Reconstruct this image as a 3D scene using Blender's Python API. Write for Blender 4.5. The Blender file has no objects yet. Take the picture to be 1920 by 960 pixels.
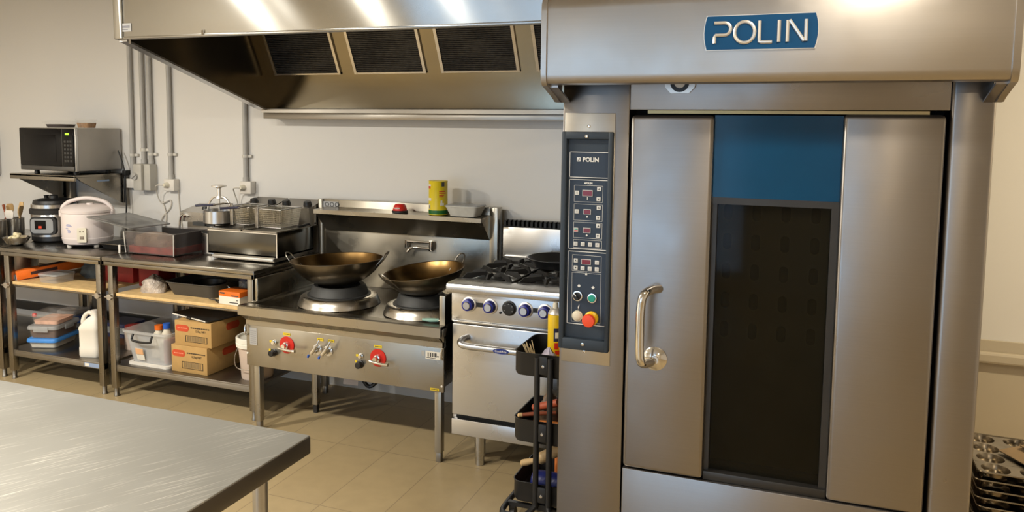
import bpy, bmesh, math, random
from mathutils import Vector, Matrix
random.seed(7)
SC = bpy.context.scene
COL = SC.collection
PI = math.pi

# ---------------------------------------------------------------- camera
def cam_axes(yaw, pitch, roll):
    cy, sy, cp, sp = math.cos(yaw), math.sin(yaw), math.cos(pitch), math.sin(pitch)
    f = Vector((sy*cp, cy*cp, -sp)); r = Vector((cy, -sy, 0)); d = f.cross(r)
    r2 = math.cos(roll)*r + math.sin(roll)*d
    d2 = -math.sin(roll)*r + math.cos(roll)*d
    return r2, -d2, -f
cx_, cy_, cz_ = cam_axes(math.radians(-20.42), math.radians(5.116), math.radians(-.658))
cd = bpy.data.cameras.new('camera'); cam = bpy.data.objects.new('camera', cd); COL.objects.link(cam)
cd.sensor_width = 36; cd.lens = 27.0; cd.shift_y = (367-480)/1920; cd.clip_start = .05
cam.matrix_world = Matrix(((cx_.x, cy_.x, cz_.x, 0), (cx_.y, cy_.y, cz_.y, 0), (cx_.z, cy_.z, cz_.z, 1.7), (0, 0, 0, 1)))
SC.camera = cam

# ---------------------------------------------------------------- light and exposure
SC.view_settings.view_transform = 'Standard'; SC.view_settings.look = 'None'
SC.view_settings.gamma = 1; SC.view_settings.use_curve_mapping = False
SC.view_settings.exposure = 0.0
SC.cycles.use_denoising = True
SC.cycles.max_bounces = 8; SC.cycles.diffuse_bounces = 4; SC.cycles.glossy_bounces = 5
SC.cycles.transparent_max_bounces = 10; SC.cycles.transmission_bounces = 6
SC.cycles.sample_clamp_indirect = 6; SC.cycles.caustics_reflective = False; SC.cycles.caustics_refractive = False
W = bpy.data.worlds.new('world'); SC.world = W; W.use_nodes = True
W.node_tree.nodes['Background'].inputs[0].default_value = (.55, .75, 1, 1)
W.node_tree.nodes['Background'].inputs[1].default_value = 1.0
LAMPS = [   # x, y, watts, colour, where it hangs
    (-4.55, 1.1, 92, (1, .95, .84), 'farthest left in the front row'),
    (-2.92, 1.1, 56, (1, .94, .82), 'second from the left, facing the hood'),
    (-2.03, 1.1, 26, (1, .94, .82), 'third from the left, above the prep table'),
    (.30, 1.25, 15, (1, .90, .74), 'right of the row, in front of the oven'),
    (.80, -2.9, 30, (1, .82, .58), 'at the right end of the rear row'),
    (1.95, 2.9, 50, (1, .83, .56), 'near the back wall right of the oven'),
    (-2.2, -2.6, 22, (1, .90, .74), 'added unseen as general fill, middle of the rear row'),  # fill lamp added behind the camera
    (-5.9, -1.0, 92, (1, .95, .84), 'added unseen as general fill, left end of the rear row')]  # another added lamp, out of view, for fill
CEIL = 2.7
WIN = dict(x0=-4.3, x1=-.5, z0=.15, z1=2.4, y=-4.0)
wl = bpy.data.lights.new('window_daylight', 'AREA'); wl.shape = 'RECTANGLE'
wl.size = WIN['x1']-WIN['x0']; wl.size_y = WIN['z1']-WIN['z0']; wl.energy = 64; wl.color = (.47, .71, 1)
wo = bpy.data.objects.new('window_daylight', wl); COL.objects.link(wo)
wo.location = ((WIN['x0']+WIN['x1'])/2, WIN['y']-.12, (WIN['z0']+WIN['z1'])/2); wo.rotation_euler = (PI/2, 0, 0)

# ---------------------------------------------------------------- materials
def _nt(name):
    m = bpy.data.materials.new(name); m.use_nodes = True
    nt = m.node_tree; return m, nt, nt.nodes['Principled BSDF']
def mat(name, col, rough=.5, metal=0, var=.08, scale=9., alpha=1, emis=None, estr=0, bump=0, coat=0, spec=.5, bscale=None):
    m, nt, b = _nt(name); N = nt.nodes; L = nt.links
    tc = N.new('ShaderNodeTexCoord'); no = N.new('ShaderNodeTexNoise'); no.inputs['Scale'].default_value = scale; no.inputs['Detail'].default_value = 3
    L.new(tc.outputs['Object'], no.inputs['Vector'])
    mr = N.new('ShaderNodeMapRange'); mr.inputs[1].default_value = .3; mr.inputs[2].default_value = .7
    mr.inputs[3].default_value = 1-var; mr.inputs[4].default_value = 1+var
    L.new(no.outputs['Fac'], mr.inputs[0])
    mx = N.new('ShaderNodeVectorMath'); mx.operation = 'SCALE'; mx.inputs[0].default_value = col[:3]
    L.new(mr.outputs[0], mx.inputs['Scale']); L.new(mx.outputs[0], b.inputs['Base Color'])
    b.inputs['Roughness'].default_value = rough; b.inputs['Metallic'].default_value = metal
    b.inputs['Alpha'].default_value = alpha; b.inputs['Coat Weight'].default_value = coat
    b.inputs['Specular IOR Level'].default_value = spec
    if emis: b.inputs['Emission Color'].default_value = (*emis, 1); b.inputs['Emission Strength'].default_value = estr
    if bump:
        n2 = N.new('ShaderNodeTexNoise'); n2.inputs['Scale'].default_value = bscale or scale*4
        L.new(tc.outputs['Object'], n2.inputs['Vector'])
        bp = N.new('ShaderNodeBump'); bp.inputs['Strength'].default_value = bump; bp.inputs['Distance'].default_value = .01
        L.new(n2.outputs['Fac'], bp.inputs['Height']); L.new(bp.outputs[0], b.inputs['Normal'])
    return m
def steel(name, col=(.56, .54, .51), rough=.3, aniso=.7, var=.03, grain=(3, 3, 260), tang=(.3, .35, .9), smudge=.08):
    """brushed stainless steel: grain runs level, highlights stretch across it"""
    m, nt, b = _nt(name); N = nt.nodes; L = nt.links
    tc = N.new('ShaderNodeTexCoord')
    mp = N.new('ShaderNodeMapping'); mp.inputs['Scale'].default_value = grain; L.new(tc.outputs['Object'], mp.inputs[0])
    no = N.new('ShaderNodeTexNoise'); no.inputs['Scale'].default_value = 1; no.inputs['Detail'].default_value = 2; L.new(mp.outputs[0], no.inputs['Vector'])
    mr = N.new('ShaderNodeMapRange'); mr.inputs[3].default_value = 1-var; mr.inputs[4].default_value = 1+var
    L.new(no.outputs['Fac'], mr.inputs[0])
    mx = N.new('ShaderNodeVectorMath'); mx.operation = 'SCALE'; mx.inputs[0].default_value = col
    L.new(mr.outputs[0], mx.inputs['Scale']); L.new(mx.outputs[0], b.inputs['Base Color'])
    n2 = N.new('ShaderNodeTexNoise'); n2.inputs['Scale'].default_value = 4; n2.inputs['Detail'].default_value = 4; L.new(tc.outputs['Object'], n2.inputs['Vector'])
    r2 = N.new('ShaderNodeMapRange'); r2.inputs[1].default_value = .3; r2.inputs[2].default_value = .7
    r2.inputs[3].default_value = max(.03, rough-smudge); r2.inputs[4].default_value = rough+smudge
    L.new(n2.outputs['Fac'], r2.inputs[0]); L.new(r2.outputs[0], b.inputs['Roughness'])
    b.inputs['Metallic'].default_value = 1
    if aniso:
        b.inputs['Anisotropic'].default_value = aniso
        cv = N.new('ShaderNodeCombineXYZ')
        for i in range(3): cv.inputs[i].default_value = tang[i]
        L.new(cv.outputs[0], b.inputs['Tangent'])
    return m
STEEL = steel('brushed_steel')
STEEL_OVEN = steel('oven_satin_steel', (.32, .30, .285), .34, .6, var=.04)
STEEL_CAN = steel('canopy_satin_steel', (.46, .43, .395), .36, .6)
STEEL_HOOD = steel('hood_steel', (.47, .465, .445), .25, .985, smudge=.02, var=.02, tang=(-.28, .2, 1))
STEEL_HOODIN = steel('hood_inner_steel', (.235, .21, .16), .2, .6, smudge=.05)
STEEL_DK = steel('worn_steel', (.30, .28, .25), .36, .5)
STEEL_WOKTOP = steel('wok_table_top_steel', (.14, .125, .10), .2, .3)  # dark reflection of shelf and backsplash put into the base colour
FRYST = steel('fryer_steel', (.15, .148, .14), .16, .4, smudge=.04)  # the dark room it reflects is put into the base colour
STEEL_WOK = steel('wok_table_steel', (.37, .345, .295), .30, .7)
STEEL_LT = steel('range_steel', (.56, .56, .56), .28, .7, smudge=.03)
RINGST = steel('spun_steel', (.62, .59, .54), .28, 0)
BENCHST = steel('bench_steel', (.30, .275, .235), .26, .5)
CHROME = mat('chrome', (.75, .74, .72), .12, 1, .03)
WOKIRON = mat('seasoned_wok_steel', (.20, .17, .125), .30, 1, .35, 7)
WOKIN = mat('wok_oiled_inside', (.22, .135, .052), .30, 1, .6, 5)
IRON = mat('cast_iron', (.022, .021, .02), .6, 0, .2, 20, bump=.15)
IRONGREY = mat('cast_ring_grey', (.055, .056, .056), .55, .3, .15, 20)
BLACK = mat('black_plastic', (.012, .012, .013), .4)
BLACKPC = mat('black_powder_coat', (.014, .014, .015), .42, 0, .1, 30)
BLACKGL = mat('black_glass', (.004, .004, .005), .1, spec=.22)
BLACKVOID = mat('black_gasket_and_gap', (.004, .004, .004), .8)  # gasket; also blacks in the shade of gaps, slots and burner pit
WHITEPL = mat('white_plastic', (.74, .70, .64), .42)
CREAMPL = mat('cream_plastic', (.74, .69, .56), .4)
PINKWHITE = mat('rice_cooker_white', (.76, .68, .66), .38, 0, .03, 4)
GREYPL = mat('grey_conduit_plastic', (.43, .42, .40), .5)
LGREY = mat('light_grey_plastic', (.62, .60, .55), .5)
NAVY = mat('navy_panel', (.018, .030, .052), .45, 0, .05)
NAVY2 = mat('navy_bezel', (.024, .036, .052), .5, 0, .06)
NAVYLID = mat('navy_lid', (.012, .016, .06), .45)
OVENBLUE = mat('oven_blue_enamel', (.002, .055, .135), .14, 0, .08, 6, spec=.22)
LOGOBLUE = mat('badge_blue', (.004, .07, .19), .4, 0, .05, spec=.25)
SILVER = mat('silver_trim', (.80, .77, .72), .35, .7, .03)
WHITEINK = mat('white_ink', (.80, .80, .78), .5)
BTNWHITE = mat('button_white', (.70, .70, .68), .5)
REDLED = mat('led_display_off_red', (.12, .004, .006), .25, emis=(.5, .01, .01), estr=.12)
RED = mat('red_plastic', (.62, .022, .015), .35)
DKRED = mat('dark_red_carton', (.30, .014, .012), .55, 0, .15, 12)
REDBTN = mat('red_orange_button', (.80, .075, .02), .4)
YELLOW = mat('yellow_plastic', (.80, .50, .01), .4)
YELTAG = mat('yellow_tag', (.78, .58, .02), .5)
YELCAN = mat('yellow_tin', (.72, .56, .012), .3, 0, .05)
GREENBTN = mat('green_button', (.012, .30, .22), .35)
GREENDK = mat('dark_green_tin', (.008, .12, .02), .35)
CREAMBTN = mat('cream_button', (.70, .64, .50), .45)
TEAL = mat('teal_plastic', (.33, .55, .46), .45)
BLUEPL = mat('blue_plastic', (.02, .11, .52), .4)
LIDBLUE = mat('sky_blue_lid', (.05, .24, .66), .42)
CYANPL = mat('cyan_board', (.02, .38, .66), .5)
KNOBBLUE = mat('knob_blue', (.02, .03, .30), .35)
BLUEGRIP = mat('blue_grip', (.008, .009, .04), .4)
ORANGE = mat('orange_carton', (.80, .16, .012), .5, 0, .12, 14)
WOOD = mat('pale_wood', (.62, .42, .20), .5, 0, .14, 18)
DKWOOD = mat('red_brown_wood', (.28, .07, .03), .5, 0, .2, 20)
PLY = mat('plywood_edge', (.68, .47, .22), .55, 0, .14, 25)
CARD = mat('cardboard', (.47, .29, .105), .8, 0, .07, 14)
CARDRED = mat('carton_print_red', (.55, .07, .02), .7)
INK = mat('carton_print_dark', (.05, .035, .02), .7)
BARINK = mat('barcode_ink', (.28, .20, .10), .7)
PAPER = mat('paper_label', (.74, .71, .64), .6)
PAPERG = mat('grey_label', (.42, .42, .42), .5, .2)
PAPEROR = mat('orange_label', (.72, .40, .20), .6)
CLEAR = mat('clear_plastic', (.70, .69, .66), .14, 0, .05, alpha=.08, spec=.4)
FROST = mat('frosted_plastic', (.62, .62, .61), .35, 0, .05, alpha=.28, spec=.4)
SMOKE = mat('smoky_clear_lid', (.25, .25, .245), .12, 0, .05, alpha=.7)
GREYLID = mat('grey_clear_lid', (.50, .51, .51), .25, 0, .05, alpha=.5)
SAUCE = mat('brown_sauce', (.085, .03, .012), .4, 0, .2)
RAWRED = mat('raw_red_meat', (.55, .06, .035), .4, 0, .35, 22, bump=.3)
PINKFOOD = mat('pink_filling', (.72, .42, .30), .6, 0, .2, 25, bump=.3)
BROWNFOOD = mat('brown_crumbs', (.38, .20, .08), .7, 0, .3, 40, bump=.4)
DARKFOOD = mat('dark_food', (.05, .03, .025), .5, 0, .3, 30)
WHITEFOOD = mat('white_dough', (.74, .70, .60), .6)
GARLIC = mat('garlic_cloves', (.78, .70, .46), .5, 0, .1, 30)
DOUGHTUB = mat('pinkish_bucket', (.62, .50, .42), .5, 0, .06, 5)
BAG = mat('crinkled_clear_bag', (.55, .47, .40), .3, 0, .35, 25, alpha=.85, bump=.6)
GREYCLOTH = mat('grey_cloth', (.10, .115, .115), .8, 0, .25, 14, bump=.4)
LILAC = mat('lilac_sachet', (.58, .52, .62), .45, 0, .15, 30)
MESHSTEEL = mat('basket_wire', (.50, .48, .42), .3, 1, .1)
MWGREY = mat('microwave_grey_paint', (.40, .38, .355), .45, .4, .03)
GREENLCD = mat('green_display', (.2, .5, .02), .4, emis=(.35, 1, .03), estr=1.6)
LCDRED = mat('small_red_display', (.3, .02, .01), .4, emis=(1, .09, .02), estr=.5)
CABLEW = mat('white_cable', (.62, .58, .51), .5)
FILTER = mat('grease_filter_mesh', (.055, .055, .058), .45, .7, .3, 40)
LAMPGLOW = mat('lamp_diffuser', (.9, .85, .75), .5, emis=(1, .80, .52), estr=4)
TRAYMET = mat('baking_tin', (.30, .26, .20), .25, 1, .25, 12)
TRAYDK = mat('dark_baked_tin', (.10, .07, .045), .35, .8, .4, 18)
NONSTICK = mat('black_nonstick', (.016, .016, .017), .38, 0, .1)
ROASTGREY = mat('charcoal_enamel', (.055, .052, .048), .42, 0, .1)

def wall_mat(name, col, rough):
    m, nt, b = _nt(name); N = nt.nodes; L = nt.links
    tc = N.new('ShaderNodeTexCoord'); no = N.new('ShaderNodeTexNoise'); no.inputs['Scale'].default_value = 1.4; no.inputs['Detail'].default_value = 4
    L.new(tc.outputs['Object'], no.inputs['Vector'])
    mr = N.new('ShaderNodeMapRange'); mr.inputs[3].default_value = .97; mr.inputs[4].default_value = 1.03; L.new(no.outputs['Fac'], mr.inputs[0])
    mx = N.new('ShaderNodeVectorMath'); mx.operation = 'SCALE'; mx.inputs[0].default_value = col; L.new(mr.outputs[0], mx.inputs['Scale']); L.new(mx.outputs[0], b.inputs['Base Color'])
    b.inputs['Roughness'].default_value = rough
    bp = N.new('ShaderNodeBump'); bp.inputs['Strength'].default_value = .05; L.new(no.outputs['Fac'], bp.inputs['Height']); L.new(bp.outputs[0], b.inputs['Normal'])
    return m
WALLWHITE = wall_mat('gloss_white_wall_board', (.72, .705, .68), .22)
WALLPAINT = wall_mat('painted_wall', (.70, .66, .60), .6)
CEILMAT = wall_mat('ceiling_paint', (.74, .72, .68), .7)
TANLOW = wall_mat('tan_lower_wall', (.50, .44, .34), .4)
def floor_mat():
    m, nt, b = _nt('tan_floor_tile'); N = nt.nodes; L = nt.links
    tc = N.new('ShaderNodeTexCoord')
    mp = N.new('ShaderNodeMapping'); mp.inputs['Location'].default_value = (1.645, -3.41, 0); L.new(tc.outputs['Object'], mp.inputs[0])
    br = N.new('ShaderNodeTexBrick'); br.offset = 0; br.inputs['Scale'].default_value = 1
    br.inputs['Brick Width'].default_value = .303; br.inputs['Row Height'].default_value = .606
    br.inputs['Mortar Size'].default_value = .0022; br.inputs['Mortar Smooth'].default_value = .2
    br.inputs['Color1'].default_value = (.42, .318, .175, 1); br.inputs['Color2'].default_value = (.44, .335, .185, 1); br.inputs['Mortar'].default_value = (.27, .205, .12, 1)
    L.new(mp.outputs[0], br.inputs['Vector'])
    no = N.new('ShaderNodeTexNoise'); no.inputs['Scale'].default_value = 14; no.inputs['Detail'].default_value = 5; L.new(tc.outputs['Object'], no.inputs['Vector'])
    mr = N.new('ShaderNodeMapRange'); mr.inputs[3].default_value = .9; mr.inputs[4].default_value = 1.1; L.new(no.outputs['Fac'], mr.inputs[0])
    mx = N.new('ShaderNodeVectorMath'); mx.operation = 'SCALE'; L.new(br.outputs['Color'], mx.inputs[0]); L.new(mr.outputs[0], mx.inputs['Scale']); L.new(mx.outputs[0], b.inputs['Base Color'])
    b.inputs['Roughness'].default_value = .42
    bp = N.new('ShaderNodeBump'); bp.inputs['Strength'].default_value = .25; bp.inputs['Distance'].default_value = .002; bp.invert = True
    L.new(br.outputs['Fac'], bp.inputs['Height']); L.new(bp.outputs[0], b.inputs['Normal'])
    return m
FLOORM = floor_mat()
def tabletop_mat():
    m, nt, b = _nt('scratched_steel_worktop'); N = nt.nodes; L = nt.links
    tc = N.new('ShaderNodeTexCoord')
    def nz(scale, rot, sc=1, det=3):
        m0 = N.new('ShaderNodeMapping'); m0.inputs['Rotation'].default_value = (0, 0, rot); L.new(tc.outputs['Object'], m0.inputs[0])
        mp = N.new('ShaderNodeMapping'); mp.inputs['Scale'].default_value = scale; L.new(m0.outputs[0], mp.inputs[0])
        n = N.new('ShaderNodeTexNoise'); n.inputs['Scale'].default_value = sc; n.inputs['Detail'].default_value = det; L.new(mp.outputs[0], n.inputs['Vector']); return n
    s1 = nz((6, 150, 1), -1.10); s2 = nz((5, 190, 1), -.95); big = nz((1, 1, 1), 0, 3, 4)
    def thr(n, a, c):
        r = N.new('ShaderNodeMapRange'); r.inputs[1].default_value = a; r.inputs[2].default_value = c; L.new(n.outputs['Fac'], r.inputs[0]); return r
    a = thr(s1, .585, .70); c = thr(s2, .60, .71); bg = thr(big, .35, .65)
    mxx = N.new('ShaderNodeMath'); mxx.operation = 'MAXIMUM'; L.new(a.outputs[0], mxx.inputs[0]); L.new(c.outputs[0], mxx.inputs[1])
    gt = N.new('ShaderNodeMath'); gt.operation = 'MULTIPLY'; L.new(mxx.outputs[0], gt.inputs[0]); L.new(bg.outputs[0], gt.inputs[1])
    mix = N.new('ShaderNodeMix'); mix.data_type = 'RGBA'; mix.inputs[6].default_value = (.39, .385, .36, 1); mix.inputs[7].default_value = (.66, .645, .60, 1)
    L.new(gt.outputs[0], mix.inputs[0]); L.new(mix.outputs[2], b.inputs['Base Color'])
    rr = N.new('ShaderNodeMapRange'); rr.inputs[3].default_value = .38; rr.inputs[4].default_value = .52; L.new(bg.outputs[0], rr.inputs[0]); L.new(rr.outputs[0], b.inputs['Roughness'])
    b.inputs['Metallic'].default_value = .5
    return m
TOPM = tabletop_mat()

# ---------------------------------------------------------------- mesh helpers
class MB:
    def __init__(s): s.bm = bmesh.new(); s.m = Matrix.Identity(4); s.mi = 0
    def at(s, x=0, y=0, z=0, rz=0, rx=0, ry=0):
        s.m = Matrix.Translation((x, y, z)) @ Matrix.Rotation(rz, 4, 'Z') @ Matrix.Rotation(ry, 4, 'Y') @ Matrix.Rotation(rx, 4, 'X'); return s
    def v(s, co): return s.bm.verts.new(s.m @ Vector(co))
    def f(s, vs):
        try: fc = s.bm.faces.new(vs); fc.material_index = s.mi; return fc
        except ValueError: return None
    def box(s, x0, x1, y0, y1, z0, z1, bev=0, seg=2):
        V = [s.v((x, y, z)) for z in (z0, z1) for y in (y0, y1) for x in (x0, x1)]
        F = [s.f([V[i] for i in q]) for q in ((0, 2, 3, 1), (4, 5, 7, 6), (0, 1, 5, 4), (1, 3, 7, 5), (3, 2, 6, 7), (2, 0, 4, 6))]
        if bev > 0:
            E = {e for f in F for e in f.edges}
            bmesh.ops.bevel(s.bm, geom=list(E), offset=bev, segments=seg, profile=.5, affect='EDGES', clamp_overlap=True, material=-1)
        return s
    def cbox(s, x, y, z, sx, sy, sz, bev=0): return s.box(x-sx/2, x+sx/2, y-sy/2, y+sy/2, z-sz/2, z+sz/2, bev)
    def loft(s, loops, c0=True, c1=True):
        R = [[s.v(p) for p in lp] for lp in loops]; n = len(R[0])
        for a, b in zip(R, R[1:]):
            for i in range(n): s.f([a[i], a[(i+1) % n], b[(i+1) % n], b[i]])
        if c0: s.f(list(reversed(R[0])))
        if c1: s.f(R[-1])
        return s
    def lathe(s, prof, x=0, y=0, z=0, n=32):
        """prof: (radius, height) bottom to top, outside; r=0 closes"""
        rings = []
        for r, h in prof:
            if r <= 1e-6: rings.append([s.v((x, y, z+h))])
            else: rings.append([s.v((x+r*math.cos(2*PI*i/n), y+r*math.sin(2*PI*i/n), z+h)) for i in range(n)])
        for a, b in zip(rings, rings[1:]):
            for i in range(n):
                j = (i+1) % n
                if len(a) == 1 and len(b) == 1: continue
                if len(a) == 1: s.f([a[0], b[j], b[i]])
                elif len(b) == 1: s.f([a[i], a[j], b[0]])
                else: s.f([a[i], a[j], b[j], b[i]])
        return s
    def cyl(s, p0, p1, r0, r1=None, n=20, cap=True):
        p0, p1 = Vector(p0), Vector(p1); r1 = r0 if r1 is None else r1
        d = (p1-p0).normalized(); u = d.orthogonal().normalized(); w = d.cross(u)
        A, B = [], []
        for i in range(n):
            k = math.cos(2*PI*i/n)*u + math.sin(2*PI*i/n)*w
            A.append(p0+k*r0); B.append(p1+k*r1)
        return s.loft([A, B], cap, cap)
    def tube(s, pts, r, n=8, closed=False):
        P = [Vector(p) for p in pts]; L = []
        m = len(P); u = None
        for i in range(m):
            if closed: d = (P[(i+1) % m]-P[i-1]).normalized()
            else: d = (P[min(i+1, m-1)]-P[max(i-1, 0)]).normalized()
            if u is None: u = d.orthogonal().normalized()
            else:
                u = (u-d*u.dot(d)); u = u.normalized() if u.length > 1e-6 else d.orthogonal().normalized()
            w = d.cross(u); rr = r[i] if isinstance(r, (list, tuple)) else r
            L.append([P[i]+(math.cos(2*PI*k/n)*u+math.sin(2*PI*k/n)*w)*rr for k in range(n)])
        if closed: L.append(L[0])
        return s.loft(L, not closed, not closed)
    def prism(s, poly, axis, a0, a1):
        def P(p, a): return {'x': (a, p[0], p[1]), 'y': (p[0], a, p[1]), 'z': (p[0], p[1], a)}[axis]
        return s.loft([[P(p, a0) for p in poly], [P(p, a1) for p in poly]])
    def text(s, string, size, mtx, ext=.0005, align='CENTER', bold=0):
        c = bpy.data.curves.new('t', 'FONT'); c.body = string; c.size = size; c.extrude = ext; c.align_x = align; c.align_y = 'CENTER'; c.offset = bold; c.resolution_u = 3
        o = bpy.data.objects.new('t', c); COL.objects.link(o)
        dg = bpy.context.evaluated_depsgraph_get(); me = bpy.data.meshes.new_from_object(o.evaluated_get(dg))
        V = [s.v(mtx @ v.co) for v in me.vertices]
        for p in me.polygons: s.f([V[i] for i in p.vertices])
        bpy.data.objects.remove(o); bpy.data.curves.remove(c); bpy.data.meshes.remove(me); return s
def front(x, y, z): return Matrix.Translation((x, y, z)) @ Matrix.Rotation(PI/2, 4, 'X')   # text facing -y
def rrect(w, d, r, n=4, x=0, y=0, rz=0):
    r = min(r, w/2-1e-4, d/2-1e-4); P = []
    for cx, cy, a0 in ((w/2-r, d/2-r, 0), (-w/2+r, d/2-r, PI/2), (-w/2+r, -d/2+r, PI), (w/2-r, -d/2+r, 3*PI/2)):
        for i in range(n+1): a = a0+i*PI/2/n; P.append((cx+r*math.cos(a), cy+r*math.sin(a)))
    c, q = math.cos(rz), math.sin(rz)
    return [(x+p[0]*c-p[1]*q, y+p[0]*q+p[1]*c) for p in P]
def ring(w, d, r, z, n=4): return [(p[0], p[1], z) for p in rrect(w, d, r, n)]
def bez(P, n=8):
    """smooth curve through points (catmull-rom)"""
    P = [Vector(p) for p in P]; out = []
    for i in range(len(P)-1):
        a, b, c, d = P[max(i-1, 0)], P[i], P[i+1], P[min(i+2, len(P)-1)]
        for k in range(n):
            t = k/n
            out.append(.5*((2*b)+(-a+c)*t+(2*a-5*b+4*c-d)*t*t+(-a+3*b-3*c+d)*t**3))
    out.append(P[-1]); return out
ORG = {}
def finish(name, mb, mats, off=None, smooth=38):
    bmesh.ops.recalc_face_normals(mb.bm, faces=mb.bm.faces[:])
    if off is not None: bmesh.ops.translate(mb.bm, verts=mb.bm.verts[:], vec=-Vector(off))
    me = bpy.data.meshes.new(name); mb.bm.to_mesh(me); mb.bm.free()
    for m in (mats if isinstance(mats, (list, tuple)) else [mats]): me.materials.append(m)
    if smooth:
        for p in me.polygons: p.use_smooth = True
        me.set_sharp_from_angle(angle=math.radians(smooth))
    o = bpy.data.objects.new(name, me); COL.objects.link(o); return o
def tag(o, label, cat, group=None):
    o['label'] = label; o['category'] = cat
    if group: o['group'] = group
    return o
def T(name, label, cat, loc, rz=0, group=None, local=False):
    """an Empty at the thing's base; parts are modelled in world coordinates unless local"""
    o = bpy.data.objects.new(name, None); o.empty_display_size = .05; COL.objects.link(o)
    o.location = loc; o.rotation_euler = (0, 0, rz); tag(o, label, cat, group)
    ORG[o.name] = None if local else Vector(loc); return o
def P(root, name, mb, mats, parent=None, label=None, smooth=38):
    o = finish(name, mb, mats, ORG[root.name], smooth); o.parent = parent or root
    if label: o['label'] = label
    return o
def S(name, label, cat, mb, mats, loc=(0, 0, 0), rz=0, group=None, world=True, smooth=38):
    """a thing that is one mesh"""
    o = finish(name, mb, mats, loc if world else None, smooth); o.location = loc; o.rotation_euler = (0, 0, rz); return tag(o, label, cat, group)
def struct(name, mb, m, parent=None, smooth=None):
    o = finish(name, mb, m, None, smooth)
    if parent: o.parent = parent
    else: o['kind'] = 'structure'
    return o
def dup(root, loc, label=None, group=None, rz=None):
    r = root.copy(); COL.objects.link(r); r.location = loc
    if rz is not None: r.rotation_euler = (0, 0, rz)
    if label: r['label'] = label
    if group: r['group'] = group
    for ch in list(root.children):
        c = ch.copy(); COL.objects.link(c); c.parent = r
        for g in list(ch.children):
            d = g.copy(); COL.objects.link(d); d.parent = c
    return r
# ================================================================ the room
X0, X1, Y0, YW = -7.2, 2.6, -4.0, 4.2
struct('floor', MB().box(X0-.1, X1+.1, Y0-.1, YW+.1, -.1, 0), FLOORM)
struct('ceiling', MB().box(X0-.1, X1+.1, Y0-.1, YW+.1, CEIL, CEIL+.1), CEILMAT)
struct('wall_back', MB().box(X0-.1, X1+.1, YW, YW+.1, 0, CEIL), WALLWHITE)
struct('wall_left', MB().box(X0-.1, X0, Y0, YW, 0, CEIL), WALLPAINT)
struct('wall_right', MB().box(X1, X1+.1, Y0, YW, 0, CEIL), WALLPAINT)
w = MB(); a, b, c, d = WIN['x0'], WIN['x1'], WIN['z0'], WIN['z1']
w.box(X0, a, Y0-.1, Y0, 0, CEIL); w.box(b, X1, Y0-.1, Y0, 0, CEIL); w.box(a, b, Y0-.1, Y0, 0, c); w.box(a, b, Y0-.1, Y0, d, CEIL)
struct('wall_front', w, WALLPAINT)
fr = MB()
for x in (a, (2*a+b)/3, (a+2*b)/3, b): fr.box(x-.025, x+.025, Y0-.07, Y0+.02, c, d, .004)
fr.box(a, b, Y0-.07, Y0+.02, c, c+.05, .004); fr.box(a, b, Y0-.07, Y0+.02, d-.05, d, .004)
wf = struct('window_1', fr, BLACKPC)
struct('window_pane', MB().box(a+.02, b-.02, Y0-.05, Y0-.044, c+.02, d-.02), mat('window_glass', (.9, .95, 1), .02, 0, 0, alpha=.08), wf)
# tan panel with a rounded bar low on the wall right of the oven, black strip low on the back wall
dd = MB(); dd.box(.30, X1, YW-.012, YW, 0, .707, .002)
struct('trim_1', dd, TANLOW)
struct('trim_2', MB().box(.30, X1, YW-.05, YW-.012, .60, .655, .012), TANLOW)
struct('black_strip', MB().box(-6.4, -3.3, YW-.025, YW, .245, .31, .004), BLACKPC)

# downlights on the ceiling
for lx, ly, lw, lc, where in LAMPS:
    t = T('ceiling_downlight', 'round surface ceiling downlight ' + where, 'ceiling light', (lx, ly, CEIL), group='ceiling downlights')
    P(t, 'housing', MB().lathe([(0, 0), (.115, 0), (.115, -.05), (.10, -.06), (.10, -.045), (0, -.045)], lx, ly, CEIL), WHITEPL)
    P(t, 'diffuser', MB().lathe([(0, -.048), (.098, -.048), (.098, -.052), (0, -.056)], lx, ly, CEIL), LAMPGLOW)
    L_ = bpy.data.lights.new('downlight', 'AREA'); L_.shape = 'DISK'; L_.size = .17; L_.energy = lw; L_.color = lc
    lo = bpy.data.objects.new('downlight', L_); COL.objects.link(lo); lo.parent = t; lo.location = (0, 0, -.066)

# ================================================================ rack oven
OY = 2.15
ov = T('rack_oven', 'tall stainless steel rack oven with dark glass window and blue nameplate canopy', 'oven', (-.1, OY, 0))
b_ = MB()
b_.box(-.645, -.450, OY, 3.5, .0, 2.12, .004); b_.box(.344, .443, OY, 3.5, .0, 2.12, .012, 3)
b_.box(-.4505, .3445, OY+.004, 3.5, 1.752, 2.119, .002); b_.box(-.4505, .3445, 3.3, 3.5, 0, 1.753)
b_.box(-.4505, .3445, OY+.01, 3.3, 0, .09)
P(ov, 'body', b_, STEEL_OVEN)
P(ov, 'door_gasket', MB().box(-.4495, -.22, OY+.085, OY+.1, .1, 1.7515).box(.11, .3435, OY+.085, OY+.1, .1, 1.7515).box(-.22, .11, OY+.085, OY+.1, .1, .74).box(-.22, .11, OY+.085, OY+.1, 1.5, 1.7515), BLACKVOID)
P(ov, 'baking_chamber', MB().box(-.40, .30, 3.05, 3.07, .2, 1.6).box(-.42, -.40, 2.27, 3.05, .2, 1.6).box(.28, .30, 2.27, 3.05, .2, 1.6), mat('lightened_chamber_steel', (.42, .33, .18), .5, .2, .15, 5))  # chamber colour lightened to make up for little light inside
sl = MB()
for i in range(4):
    for j in range(6):
        x = -.245+i*.105; z = 1.50-j*.115
        sl.loft([[(x+p[0], y, z+p[1]) for p in rrect(.032, .062, .0155, 4)] for y in (3.049, 3.046)])
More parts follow.
